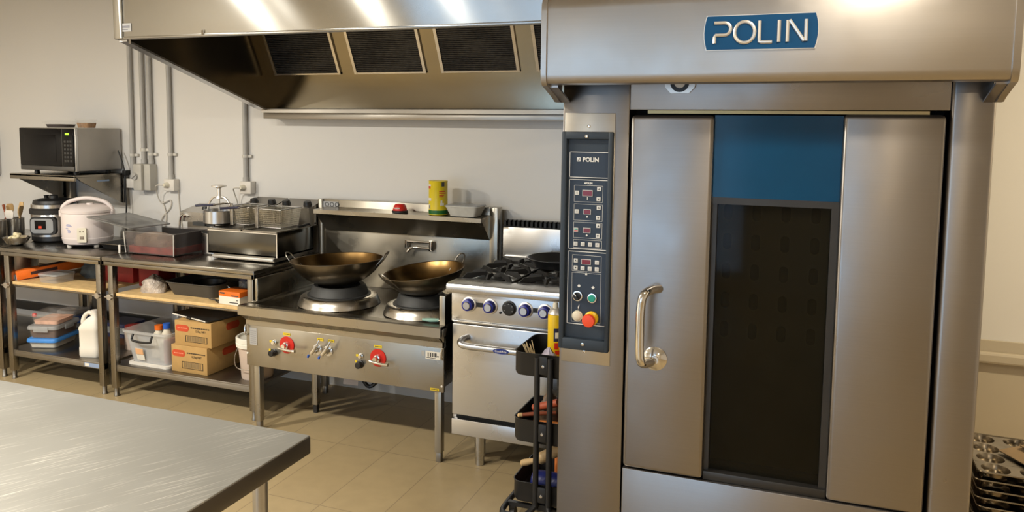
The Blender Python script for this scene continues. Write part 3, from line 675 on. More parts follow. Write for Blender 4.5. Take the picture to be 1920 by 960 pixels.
# ================================================================ four-burner range with oven
rg = T('gas_range', 'stainless steel gas range with blue knobs and oven door', 'gas range', (-1.28, 3.75, 0))
rx0, rx1 = -1.580, -.982
m = MB(); m.box(rx0, rx1, 3.43, 4.10, .16, .90); m.box(rx0, rx1, 3.405, 3.44, .74, .895, .002)
m.box(rx0, rx1, 3.40, 4.12, .895, .912); P(rg, 'body', m, STEEL_LT)
P(rg, 'front_bullnose', MB().prism([(3.39, .888), (3.372, .89), (3.366, .900), (3.366, .918), (3.374, .931), (3.39, .936), (3.50, .936), (3.50, .91), (3.41, .89)], 'x', rx0-.012, rx1), STEEL_LT)
P(rg, 'control_strip', MB().box(rx0+.004, rx1-.004, 3.398, 3.41, .752, .886, .002), STEEL_LT)
P(rg, 'strip_slots', MB().box(-1.45, -1.39, 3.396, 3.399, .823, .845).box(-1.15, -1.09, 3.396, 3.399, .823, .845), BLACK)
P(rg, 'hinge_trim', MB().box(rx0+.01, rx1, 3.392, 3.41, .738, .748, .003), STEEL_LT)
for i, x in enumerate((-1.482, -1.370, -1.188, -1.090)):
    kb = MB().at(x, 3.398, .832, rx=PI/2); kb.lathe([(0, 0), (.038, 0), (.038, .004), (.034, .007), (0, .007)], n=32)
    k_ = P(rg, 'knob', kb, SILVER)
    kb = MB().at(x, 3.398, .832, rx=PI/2); kb.lathe([(.018, .006), (.031, .006), (.027, .032), (.020, .036)], n=28); P(rg, 'knob_grip', kb, KNOBBLUE, k_, 'dark blue knob collar')
    kb = MB().at(x, 3.398, .832, rx=PI/2); kb.lathe([(0, .030), (.0195, .030), (.0195, .037), (.017, .040), (0, .040)], n=24); P(rg, 'knob_cap', kb, STEEL_LT, k_)
kb = MB().at(-1.272, 3.398, .832, rx=PI/2); kb.lathe([(0, 0), (.037, 0), (.036, .006), (.03, .008), (.028, .016), (0, .018)], n=30); kb.mi = 1
for a in (-.5, .6, 1.5, 2.4, 3.6): kb.m = Matrix.Identity(4); kb.box(-1.272+.022*math.cos(a)-.003, -1.272+.022*math.cos(a)+.003, 3.3815, 3.384, .832+.022*math.sin(a)-.0015, .832+.022*math.sin(a)+.0015)
P(rg, 'thermostat_knob', kb, [BLACK, PAPERG], label='black thermostat dial')
P(rg, 'igniter_button', MB().at(-1.317, 3.398, .806, rx=PI/2).lathe([(0, 0), (.007, 0), (.006, .006), (0, .007)], n=14), BLACK)
dm = MB(); dm.box(rx0+.006, rx1-.006, 3.398, 3.43, .266, .731, .006, 3); door_ = P(rg, 'oven_door', dm, STEEL_LT)
hx = -1.503
P(rg, 'door_handle', MB().tube(bez([(hx+.012, 3.40, .665), (hx, 3.37, .662), (hx-.002, 3.345, .652), (hx+.016, 3.336, .643), (hx+.06, 3.335, .640)], 5)+[(-1.10, 3.335, .640)]+bez([(-1.10, 3.335, .640), (-1.064, 3.336, .643), (-1.05, 3.345, .652), (-1.052, 3.37, .662), (-1.064, 3.40, .665)], 5)[1:], .0165, 14), STEEL_LT, door_)
bd = MB(); bd.prism([(-1.283+.040*math.cos(2*PI*i/30), .640+.0125*math.sin(2*PI*i/30)) for i in range(30)], 'y', 3.3155, 3.322); bd.mi = 1
bd.text('CookRite', .0155, front(-1.283, 3.315, .640), .0004)
P(rg, 'door_badge', bd, [mat('badge_dark_blue', (.008, .03, .22), .3), WHITEINK], door_, 'dark blue oval badge with white lettering')
P(rg, 'kick_panel', MB().box(rx0+.004, rx1, 3.398, 3.44, .163, .244, .004), STEEL_LT)
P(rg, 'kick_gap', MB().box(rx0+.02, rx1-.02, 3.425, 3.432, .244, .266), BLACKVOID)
for x in (-1.445, -1.06):
    for y in (3.46, 4.04):
        P(rg, 'leg', MB().lathe([(0, 0), (.022, 0), (.023, .004), (.023, .045), (.026, .05), (.029, .165), (0, .165)], x, y, 0, 20), STEEL_LT)
P(rg, 'splashback', MB().box(rx0+.006, rx1, 4.085, 4.13, .90, 1.13, .003).box(rx0+.02, rx1, 4.075, 4.09, .955, .968, .004), STEEL_LT)
vm = MB(); vm.box(rx0+.004, rx1, 4.085, 4.15, 1.13, 1.137)
for i in range(22):
    x = rx0+.012+i*.0268; vm.prism([(4.083, 1.135), (4.083, 1.163), (4.092, 1.169), (4.14, 1.169), (4.14, 1.135)], 'x', x, x+.014)
vm.box(rx0+.004, rx1, 4.115, 4.15, 1.135, 1.168)
P(rg, 'flue_louvre', vm, mat('black_flue', (.02, .02, .02), .25, .6))
for i, (x, y) in enumerate(((-1.435, 3.635), (-1.128, 3.635), (-1.435, 3.925), (-1.128, 3.925))):
    g = MB(); s = .138
    for a0, b0, a1, b1 in ((-s, -s, s, -s), (s, -s, s, s), (s, s, -s, s), (-s, s, -s, -s)): g.box(x+min(a0, a1)-.006, x+max(a0, a1)+.006, y+min(b0, b1)-.006, y+max(b0, b1)+.006, .925, .940, .002)
    for k in range(8):
        a = k*PI/4; L_ = s if k % 2 == 0 else s*1.38
        c, sn = math.cos(a), math.sin(a)
        g.m = Matrix.Translation((x, y, 0)) @ Matrix.Rotation(a, 4, 'Z')
        g.prism([(.045, .945), (.06, .962), (L_*.85, .962), (L_, .938), (L_, .925), (.07, .945)], 'y', -.005, .005); g.m = Matrix.Identity(4)
    gr = P(rg, 'grate', g, IRON, smooth=None)
    P(rg, 'burner_head', MB().lathe([(0, .0), (.05, 0), (.05, .012), (.038, .018), (.036, .026), (.02, .03), (0, .03)], x, y, .911, 24), IRONGREY, gr)
# skillet at the back right of the range
sk = T('frying_pan', 'black frying pan on the rear right burner of the range', 'frying pan', (-1.175, 3.88, .9635))
P(sk, 'pan', MB().lathe([(0, 0), (.13, 0), (.165, .042), (.172, .046), (.172, .049), (.165, .048), (.128, .006), (0, .006)], -1.175, 3.88, .9635, 44), NONSTICK)
P(sk, 'handle', MB().tube([(-1.01, 3.90, 1.003), (-.96, 3.92, 1.018), (-.83, 3.97, 1.03)], [.009, .010, .013], 10), BLACK)
# ================================================================ foreground table
ft = T('prep_table', 'scratched steel prep table in the foreground', 'table', (-2.0, 1.2, 0))
m = MB(); tx0, tx1, ty0, ty1 = -3.0, -1.166, .72, 1.640
m.box(tx0, tx1, ty0, ty1, .868, .892, .003); P(ft, 'worktop', m, TOPM)
m = MB(); m.box(tx0, tx1, ty1-.02, ty1+.001, .842, .889, .003); m.box(tx1-.02, tx1+.001, ty0, ty1+.001, .842, .889, .003); m.box(tx0, tx1, ty0, ty0+.02, .842, .889, .003); m.box(tx0, tx0+.02, ty0, ty1, .842, .889, .003)
P(ft, 'apron', m, STEEL_DK)
for x in (tx0+.1, tx1-.074):
    for y in (ty0+.06, ty1-.11):
        lg_ = P(ft, 'leg', MB().cyl((x, y, .05), (x, y, .868), .019, n=24), steel('galvanised_leg', (.55, .55, .55), .35, 0)); P(ft, 'foot', MB().lathe([(0, 0), (.024, 0), (.022, .05), (0, .05)], x, y, 0, 20), BLACK, lg_)

# ================================================================ microwave on its wall shelf
sh = T('microwave_shelf', 'dark steel wall shelf on brackets carrying the microwave', 'wall shelf', (-4.8, 4.0, 1.34))
m = MB(); m.box(-5.10, -4.495, 3.75, 4.195, 1.328, 1.343, .002); m.box(-5.10, -4.495, 3.75, 3.765, 1.306, 1.34, .002)
P(sh, 'shelf_board', m, BENCHST)
for x in (-5.085, -4.508):
    P(sh, 'bracket', MB().prism([(3.775, 1.329), (4.195, 1.329), (4.195, 1.113), (4.17, 1.113), (3.80, 1.305)], 'x', x-.006, x+.006), BENCHST)
P(sh, 'bracket_post', MB().box(-5.065, -5.015, 4.15, 4.195, 1.02, 1.328, .003), STEEL_DK)
P(sh, 'shelf_sticker', MB().box(-4.5019, -4.501, 3.93, 4.03, 1.292, 1.304), mat('blue_grey_sticker', (.25, .34, .5), .4))
mw = T('microwave_oven', 'silver microwave with black door on the wall shelf', 'microwave', (-4.81, 4.0, 1.343))
P(mw, 'body', MB().box(-5.068, -4.55, 3.832, 4.185, 1.366, 1.658, .006), MWGREY)
P(mw, 'front_frame', MB().box(-5.068, -4.55, 3.815, 3.834, 1.366, 1.658, .003), STEEL_LT)
P(mw, 'door', MB().box(-5.064, -4.665, 3.806, 3.816, 1.400, 1.655, .002).box(-5.02, -4.72, 3.8045, 3.807, 1.43, 1.61, .001), BLACKGL, label='black glass door')
P(mw, 'control_panel', MB().box(-4.661, -4.562, 3.806, 3.816, 1.400, 1.655, .002), BLACKGL)
P(mw, 'door_trim', MB().box(-4.665, -4.661, 3.805, 3.815, 1.40, 1.655).box(-5.064, -4.562, 3.806, 3.816, 1.368, 1.399, .002), mat('dark_silver', (.12, .12, .12), .35, .8))
P(mw, 'clock_display', MB().box(-4.632, -4.598, 3.8045, 3.8065, 1.612, 1.625), GREENLCD, label='lit green clock display')
bt = MB()
for i in range(3):
    for j in range(6): bt.box(-4.645+i*.026, -4.627+i*.026, 3.8045, 3.8062, 1.43+j*.026, 1.444+j*.026)
P(mw, 'key_pad', bt, mat('dim_keys', (.035, .035, .035), .4))
for x in (-4.99, -4.62):
    for y in (3.87, 4.13): P(mw, 'foot', MB().lathe([(0, 0), (.018, 0), (.015, .024), (0, .024)], x, y, 1.343, 14), BLACK)
# tubs on the microwave
def open_tub(w, d, h, z, w0, d0, r=.03, t=.0025, x=0, y=0):
    m = MB().at(x, y, z); return m.loft([ring(w0, d0, r, 0), ring(w, d, r, h), ring(w-2*t, d-2*t, r, h), ring(w0-2*t, d0-2*t, r, t)])
t = T('food_tub', 'low clear tub of dark food on top of the microwave', 'food container', (-4.88, 3.98, 1.658), local=True)
P(t, 'tub', MB().lathe([(0, 0), (.085, 0), (.10, .03), (.112, .036), (.112, .044), (.06, .052), (0, .052)], n=32), CLEAR)
P(t, 'food', MB().lathe([(0, .003), (.082, .003), (.092, .024), (0, .026)], n=28), DARKFOOD)
t = T('food_tub', 'small clear tub of brown crumbs on top of the microwave', 'food container', (-4.66, 4.0, 1.658), local=True)
P(t, 'tub', open_tub(.13, .10, .062, 0, .105, .08), CLEAR)
P(t, 'food', MB().loft([ring(.10, .075, .02, .003), ring(.112, .085, .02, .036)]), BROWNFOOD)
# microwave lead
S('microwave_lead', 'black power lead hanging beside the microwave shelf', 'cable', MB().tube(bez([(-4.54, 4.147, 1.50), (-4.50, 4.147, 1.41), (-4.484, 4.147, 1.33), (-4.482, 4.147, 1.20), (-4.478, 4.147, 1.12), (-4.485, 4.147, 1.02), (-4.49, 4.147, .90)], 6), .005, 8).tube(bez([(-4.484, 4.147, 1.33), (-4.487, 4.147, 1.26), (-4.492, 4.147, 1.20), (-4.494, 4.147, 1.13)], 6), .005, 8).box(-4.492, -4.46, 4.13, 4.19, 1.325, 1.362, .004), BLACK)

# ================================================================ conduits, isolator and sockets on the wall
def pipe(x, zb, label, clip=None):
    t = T('conduit_pipe', label, 'conduit', (x, 4.18, zb), group='grey conduit pipes on the back wall')
    P(t, 'pipe', MB().cyl((x, 4.178, zb), (x, 4.178, CEIL-.001), .0155, n=16), GREYPL)
    P(t, 'coupling', MB().cyl((x, 4.178, zb), (x, 4.178, zb+.03), .019, n=16), GREYPL)
    z = clip or zb+.16
    P(t, 'pipe_clip', MB().cyl((x, 4.178, z), (x, 4.178, z+.02), .021, n=16).box(x-.022, x+.045, 4.18, 4.199, z, z+.02, .004), LGREY)
pipe(-4.441, 1.30, 'leftmost grey conduit, above the white junction box')
pipe(-4.335, 1.413, 'left one of the two grey conduits above the isolator', 1.50)
pipe(-4.268, 1.413, 'right one of the two grey conduits above the isolator', 1.47)
pipe(-4.094, 1.312, 'single grey conduit right of the isolator')
pipe(-3.455, 1.315, 'rightmost grey conduit ending at the socket behind the fryers')
S('junction_box', 'white junction box on the wall left of the isolator', 'junction box', MB().box(-4.53, -4.408, 4.155, 4.199, 1.236, 1.302, .004), WHITEPL)
t = T('isolator_switch', 'grey rotary isolator switch box on the wall', 'switch', (-4.31, 4.17, 1.23))
P(t, 'box', MB().box(-4.372, -4.236, 4.13, 4.199, 1.226, 1.412, .008).box(-4.366, -4.29, 4.105, 4.135, 1.226, 1.412, .008), mat('isolator_grey', (.50, .48, .43), .5))
P(t, 'rotary_knob', MB().at(-4.345, 4.105, 1.325, rx=PI/2).lathe([(0, 0), (.026, 0), (.024, .012), (0, .014)], n=24).at(-4.345, 4.09, 1.325, ry=-.6).box(-.024, .024, -.006, .006, -.004, .004, .002), GREYPL)
def socket(x, z, label, cable):
    t = T('wall_socket', label, 'socket', (x, 4.17, z), group='white wall sockets')
    P(t, 'box', MB().box(x-.045, x+.045, 4.145, 4.199, z-.041, z+.041, .005), WHITEPL)
    P(t, 'plug', MB().at(x-.012, 4.145, z, rx=PI/2).lathe([(0, 0), (.02, 0), (.018, .02), (.010, .035), (0, .036)], n=18), CREAMPL)
    P(t, 'plug_lead', MB().tube(bez([(x-.012, 4.11, z)]+cable, 7), .004, 8), CABLEW)
socket(-4.085, 1.271, 'white wall socket with plugged lead below the fourth conduit', [(-4.15, 4.10, 1.268), (-4.19, 4.14, 1.22), (-4.19, 4.18, 1.14), (-4.12, 4.19, 1.16), (-4.12, 4.19, 1.11), (-4.19, 4.19, 1.04), (-4.21, 4.19, .98), (-4.18, 4.19, .96), (-4.16, 4.19, 1.05), (-4.19, 4.19, 1.15)])
socket(-3.435, 1.278, 'white wall socket with plugged lead behind the fryers', [(-3.49, 4.10, 1.275), (-3.52, 4.14, 1.24), (-3.525, 4.18, 1.15), (-3.52, 4.19, 1.0)])
S('lead_drop', 'thin white lead hanging straight down from the left socket', 'cable', MB().tube(bez([(-4.045, 4.192, 1.232), (-4.04, 4.192, 1.1), (-4.02, 4.192, .95)], 6), .0035, 8), CABLEW)
S('towel_dispenser', 'grey dispenser on the wall at the left edge of the picture', 'dispenser', MB().loft([[(p[0], y, p[1]) for p in rrect(.28, .36, .05, 5, -5.94, 1.44)] for y in (4.06, 4.199)]), GREYPL)

# ================================================================ on the left bench
BZ = .878
t = T('mixing_bowl', 'small steel bowl of peeled garlic on the left end of the bench', 'bowl', (-4.86, 3.60, BZ), local=True)
P(t, 'bowl', MB().lathe([(0, 0), (.035, 0), (.06, .015), (.078, .045), (.084, .055), (.0815, .0545), (.075, .044), (.057, .017), (.03, .005), (0, .005)], n=36), CHROME)
random.seed(3)
for i in range(11):
    a = random.random()*6.28; r = random.random()*.042
    S('garlic_clove', 'pale peeled garlic clove heaped in the small steel bowl', 'garlic', MB().at(0, 0, 0, rz=random.random()*6, rx=random.random()*1.5).lathe([(0, 0), (.009, .004), (.013, .013), (.009, .024), (0, .032)], n=12), GARLIC, (-4.86+r*math.cos(a), 3.60+r*math.sin(a), BZ+.030+.016*(i % 3)), world=False, group='garlic cloves in the bowl')
t = T('utensil_pot', 'steel canister crowded with wooden spoons at the end of the bench', 'utensil holder', (-5.06, 3.74, BZ), local=True)
P(t, 'canister', MB().lathe([(0, 0), (.058, 0), (.06, .004), (.06, .155), (.062, .158), (.057, .158), (.056, .01), (0, .01)], n=32), STEEL_LT)
def utensil(name, label, cat, dx, dy, lean, az, L_, head, m, hm):
    t = T(name, label, cat, (-5.06+dx, 3.74+dy, BZ+.012), local=True, group='utensils in the canister'); t.rotation_euler = (lean, 0, az)
    P(t, 'handle', MB().tube([(0, 0, 0), (0, 0, L_)], [.006, .0055], 10), m)
    P(t, 'head', MB().loft([[(p[0]*k_, p[1], z) for p in rrect(.078 if name == 'spatula' else .05, .009, .004, 3)] for z, k_ in ((L_-.005, .3), (L_+.02, .9), (L_+.05, 1), (L_+.068, .7))]) if head else MB().lathe([(0, L_-.01), (.008, L_), (.009, L_+.03), (0, L_+.034)], n=12), hm)
utensil('wooden_spoon', 'wooden spoon leaning right out of the steel canister', 'spoon', .02, .0, -.15, -1.3, .165, True, WOOD, WOOD)
utensil('wooden_spoon', 'wooden spoon leaning back in the steel canister', 'spoon', 0, .02, -.14, -.1, .185, True, WOOD, WOOD)
utensil('wooden_spoon', 'wooden spoon leaning left over the canister rim', 'spoon', -.022, .0, -.14, 1.3, .175, True, WOOD, WOOD)
utensil('spatula', 'white spatula with its head up in the steel canister', 'spatula', .01, -.036, .04, .1, .135, True, WHITEPL, WHITEPL)
utensil('rolling_stick', 'red-brown handled tool at the far left of the canister', 'utensil', -.022, -.022, -.13, 2.2, .21, False, DKWOOD, DKWOOD)
S('steel_jug', 'dark steel cup standing at the left edge beside the garlic bowl', 'cup', MB().lathe([(0, 0), (.06, 0), (.065, .12), (.067, .155), (.063, .155), (.06, .02), (0, .01)], n=30), STEEL_DK, (-5.06, 3.60, BZ), world=False)
# pressure cooker
pc = T('pressure_cooker', 'black and steel electric pressure cooker with red digit display', 'pressure cooker', (-4.83, 3.86, BZ), rz=.40, local=True)
P(pc, 'base', MB().lathe([(0, 0), (.125, 0), (.14, .012), (.14, .045), (0, .045)], n=44), BLACK)
P(pc, 'steel_body', MB().lathe([(.139, .04), (.141, .042), (.141, .19), (.138, .195)], n=44), STEEL_LT)
P(pc, 'collar', MB().lathe([(.136, .19), (.148, .194), (.150, .222), (.14, .232), (0, .232)], n=44), BLACK)
P(pc, 'lid', MB().lathe([(.136, .231), (.139, .234), (.139, .258), (.128, .262), (0, .262)], n=44), STEEL_LT)
P(pc, 'lid_cover', MB().lathe([(.127, .258), (.129, .262), (.124, .283), (.09, .292), (0, .296)], n=40), BLACK)
P(pc, 'lid_knob', MB().lathe([(0, .29), (.03, .292), (.028, .312), (.02, .318), (0, .318)], n=20), BLACK)
P(pc, 'steam_valve', MB().lathe([(0, .285), (.014, .287), (.014, .305), (.018, .312), (0, .315)], -.06, .02, 0, 14), BLACK)
fp = MB().loft([[(p[0], y, p[1]) for p in rrect(.17, .125, .03, 5, 0, .118)] for y in (-.120, -.147)]); P(pc, 'control_panel', fp, BLACK)
P(pc, 'panel_face', MB().loft([[(p[0], y, p[1]) for p in rrect(.148, .10, .024, 5, -.005, .118)] for y in (-.146, -.149)]), mat('panel_silver', (.30, .31, .32), .4, .4), label='silver control face')
P(pc, 'display', MB().box(-.052, .022, -.1505, -.148, .112, .155).box(-.052, .022, -.1505, -.148, .095, .115), BLACKGL)
P(pc, 'red_digits', MB().box(-.028, -.006, -.152, -.150, .102, .118), LCDRED)
# rice cooker
rc = T('rice_cooker', 'white rice cooker with a carrying handle on the bench', 'rice cooker', (-4.44, 3.79, BZ), rz=.5, local=True)
P(rc, 'body', MB().lathe([(0, .014), (.125, .014), (.145, .025), (.152, .05), (.154, .06), (.154, .062), (.152, .064), (.154, .10), (.154, .215), (.150, .226), (0, .226)], n=48), PINKWHITE)
P(rc, 'lid', MB().lathe([(.152, .224), (.158, .228), (.158, .242), (.145, .258), (.11, .272), (.06, .279), (0, .28)], n=48), PINKWHITE)
P(rc, 'carry_handle', MB().tube(bez([(-.158, 0, .225), (-.148, 0, .262), (-.10, 0, .298), (0, 0, .318), (.10, 0, .298), (.148, 0, .262), (.158, 0, .225)], 6), [.013]*37, 10), PINKWHITE)
P(rc, 'handle_hinge', MB().cbox(-.156, 0, .218, .03, .05, .05, .01), PINKWHITE); P(rc, 'handle_hinge', MB().cbox(.156, 0, .218, .03, .05, .05, .01), PINKWHITE)
P(rc, 'steam_cap', MB().lathe([(0, .275), (.022, .277), (.02, .288), (0, .290)], .03, -.03, 0, 18), PINKWHITE)
P(rc, 'switch_plate', MB().loft([[(p[0], y, p[1]) for p in rrect(.056, .095, .006, 3, .022, .088)] for y in (-.14, -.160)]), CREAMPL, label='cream switch plate')
sp = MB(); sp.box(.008, .018, -.1615, -.159, .108, .116); sp.box(.028, .036, -.1615, -.159, .108, .116); sp.box(.01, .036, -.163, -.159, .062, .082, .002)
P(rc, 'switch_lever', sp, mat('switch_dark', (.25, .2, .15), .5))
fl = MB(); random.seed(5)
for i in range(9):
    a = -PI/2-.42+random.uniform(-.1, .1); z = .13+random.uniform(-.025, .03); aa = random.uniform(0, 3)
    c = Vector((.1545*math.cos(a), .1545*math.sin(a), z)); u = Vector((-math.sin(a), math.cos(a), 0)); k_ = Vector((0, 0, 1)); nn = Vector((math.cos(a), math.sin(a), 0))
    fl.loft([[c+(u*math.cos(q)*.011+k_*math.sin(q)*.005)*(1)+u*.0+nn*o for q in [2*PI*j/8+aa for j in range(8)]] for o in (-.001, .0008)])
P(rc, 'printed_flowers', fl, mat('flower_print', (.42, .42, .58), .5), label='faded blue printed flowers')
for a in (.8, 2.3, 3.9, 5.5): P(rc, 'foot', MB().lathe([(0, 0), (.016, 0), (.018, .016), (0, .016)], .115*math.cos(a), .115*math.sin(a), 0, 14), WHITEPL)
# trays, tub and lid beside it
t = T('sheet_pan', 'black sheet pan lying flat behind the clear tub', 'baking pan', (-4.125, 3.93, BZ), rz=.0, local=True)
P(t, 'pan', MB().loft([ring(.26, .38, .02, 0), ring(.30, .42, .03, .03), ring(.314, .434, .035, .031), ring(.314, .434, .035, .034), ring(.295, .415, .03, .033), ring(.256, .376, .02, .004)]), NONSTICK)
P(t, 'rim_wire', MB().tube([(p[0], p[1], .033) for p in rrect(.314, .434, .035, 5)], .003, 6, True), STEEL_DK)
tb = T('food_bain', 'deep rectangular clear tub with red meat in the bottom, front edge of the bench', 'food container', (-3.76, 3.79, BZ), local=True)
TUBM = mat('darkened_clear_tub', (.20, .17, .16), .1, 0, .3, 5, alpha=.30)  # darkness reflected and seen through clear walls is put into their colour
P(tb, 'tub', MB().loft([ring(.38, .285, .015, .004), ring(.402, .305, .016, .140), ring(.396, .299, .016, .140), ring(.374, .279, .015, .008)]), TUBM)
P(tb, 'rim', MB().loft([ring(.402, .305, .016, .137), ring(.414, .317, .02, .139), ring(.414, .317, .02, .145), ring(.396, .299, .016, .145), ring(.396, .299, .016, .139)], False, False), CLEAR, label='pale clear rim')
for x, y in ((-.193, -.146), (.193, -.146), (.193, .146)): P(tb, 'corner_edge', MB().tube([(x, y, .006), (x*1.035, y*1.035, .139)], .0035, 6), LGREY)
P(tb, 'meat', MB().loft([ring(.366, .270, .015, .009), ring(.372, .276, .015, .05)]), RAWRED)
P(tb, 'plastic_bag', MB().at(-.04, -.06).loft([ring(.27, .13, .05, .051), ring(.28, .14, .06, .08), ring(.24, .12, .05, .115), ring(.12, .07, .03, .130)]), mat('bag_over_meat', (.42, .30, .22), .2, 0, .6, 14, alpha=.5, bump=.8))
P(tb, 'dark_backing', MB().box(.176, .183, -.12, .135, .052, .135).box(-.17, .176, .128, .135, .052, .135), NONSTICK, label='black sheets added so the tub side looks dark')  # added sheets imitating the dark seen in the clear side
# the lid: front corner on the tub, left corner raised
F_, R_, L2_ = Vector((-3.945, 3.668, 1.028)), Vector((-3.885, 3.945, 1.030)), Vector((-4.255, 3.625, 1.088))
ld = T('tub_lid', 'clear smoky lid lying tilted across the tub and the sheet pan', 'lid', F_, local=True)
u_, v_ = L2_-F_, R_-F_; n_ = v_.cross(u_).normalized()
if n_.z < 0: n_ = -n_
def lidring(k, h, r=.03):
    return [u_*(.5+(p[0]-.5)*1)+v_*(.5+(p[1]-.5))+n_*h for p in [((q[0]/1.0)+.5, (q[1]/1.0)+.5) for q in rrect(1-k, 1-k, r)]]
P(ld, 'lid', MB().loft([lidring(.0, 0), lidring(-.02, .003), lidring(-.02, .009), lidring(.22, .010, .08), lidring(.30, .003, .08), lidring(.36, 0, .06)]), SMOKE)
S('steel_clip', 'small white tag standing at the left front corner of the clear tub', 'clip', MB().box(-3.99, -3.978, 3.62, 3.632, BZ, BZ+.055, .002), WHITEPL)
# round sauce pot between tub and fryer, single fryer head behind
S('sauce_pot', 'round steel pot behind the clear tub', 'pot', MB().lathe([(0, 0), (.075, 0), (.085, .01), (.085, .135), (.088, .138), (.084, .138), (.081, .012), (0, .008)], n=36), STEEL_LT, (-3.447, 3.88, BZ), world=False)
sf = T('single_fryer', 'small single electric fryer with its control head against the wall', 'deep fryer', (-3.62, 4.06, BZ))
P(sf, 'tank', MB().box(-3.78, -3.46, 3.985, 4.16, BZ+.01, 1.05, .006), STEEL_DK)
P(sf, 'control_head', MB().loft([[(-3.84, 3.99, 1.05), (-3.46, 3.99, 1.05), (-3.46, 4.17, 1.05), (-3.84, 4.17, 1.05)], [(-3.84, 3.985, 1.115), (-3.46, 3.985, 1.115), (-3.46, 4.17, 1.155), (-3.84, 4.17, 1.155)]]), STEEL)
P(sf, 'dial', MB().lathe([(0, 0), (.024, 0), (.02, .018), (0, .02)], -3.70, 4.07, 1.128, 18), BLACK)
P(sf, 'drain_tap', MB().tube(bez([(-3.80, 3.985, 1.09), (-3.79, 3.975, 1.105), (-3.82, 3.97, 1.08), (-3.83, 3.97, 1.0), (-3.83, 3.97, .93)], 5), .007, 8).cyl((-3.79, 3.975, 1.09), (-3.77, 3.975, 1.10), .014, n=14), CHROME)
P(sf, 'element_guard', MB().box(-3.72, -3.62, 3.97, 3.985, 1.03, 1.055).box(-3.61, -3.55, 3.975, 3.985, 1.025, 1.06, .003), IRONGREY)
for x in (-3.76, -3.48): P(sf, 'foot', MB().lathe([(0, 0), (.015, 0), (.015, .012), (0, .012)], x, 4.12, BZ, 12), BLACK)
# double fryer
fx0, fx1, fy0, fy1, ft_ = -3.352, -2.845, 3.70, 4.06, 1.063
fr_ = T('double_fryer', 'twin-tank steel deep fryer with two wire baskets', 'deep fryer', ((fx0+fx1)/2, 3.85, BZ))
m = MB(); m.box(fx0, fx1, fy0, fy0+.006, .915, ft_, .002); m.box(fx0, fx0+.006, fy0, fy1, .915, ft_); m.box(fx1-.006, fx1, fy0, fy1, .915, ft_, .001); m.box(fx0, fx1, fy1-.006, fy1, .915, ft_); m.box(fx0, fx1, fy0, fy1, .915, .925)
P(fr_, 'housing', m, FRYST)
xm = (fx0+fx1)/2
for xa, xb in ((fx0-.004, xm-.004), (xm+.004, fx1+.004)):
    tk = MB(); tk.at((xa+xb)/2, (fy0+fy1)/2-.01, 0); w_, d_ = xb-xa, fy1-fy0-.01
    tk.loft([ring(w_, d_, .01, ft_), ring(w_, d_, .01, ft_+.008), ring(w_-.03, d_-.03, .012, ft_+.008), ring(w_-.05, d_-.05, .02, .94)])
    P(fr_, 'oil_tank', tk, STEEL_DK)
P(fr_, 'edge_trim', MB().box(fx0+.002, fx1-.002, fy0-.003, fy0, ft_-.009, ft_-.003).box(fx1-.004, fx1+.002, fy0-.003, fy0+.002, .917, ft_-.004), SILVER, label='bright folded edges of the fryer front')
P(fr_, 'plinth', MB().box(fx0+.03, fx1-.03, fy0+.012, fy1-.02, .886, .916), STEEL_DK)
P(fr_, 'plinth_strip', MB().box(fx0+.03, fx1-.03, fy0-.002, fy0+.012, .893, .906, .002), SILVER, label='bright strip under the fryer front')
for x in (fx0+.05, fx1-.05):
    for y in (fy0+.05, fy1-.05): P(fr_, 'foot', MB().lathe([(0, 0), (.016, 0), (.016, .01), (0, .01)], x, y, BZ, 14), BLACK)
for xa, xb in ((fx0+.01, xm-.006), (xm+.006, fx1+.012)):
    hdm = MB(); hdm.loft([[(xa, 4.02, ft_+.006), (xb, 4.02, ft_+.006), (xb, 4.15, ft_+.006), (xa, 4.15, ft_+.006)], [(xa, 4.0, 1.18), (xb, 4.0, 1.18), (xb, 4.16, 1.222), (xa, 4.16, 1.222)]])
    h_ = P(fr_, 'control_head', hdm, STEEL_DK)
    for x in (xa+.05, xb-.05): P(fr_, 'dial', MB().at(x, 4.06, 1.194, rx=.25).lathe([(0, 0), (.028, 0), (.022, .026), (0, .028)], n=16), BLACK, h_)
P(fr_, 'lift_bar', MB().tube([(fx1-.01, fy0+.22, ft_+.012), (fx1-.002, fy1-.03, ft_+.02), (fx1+.008, fy1+.01, ft_+.02)], .008, 8), BLACK)
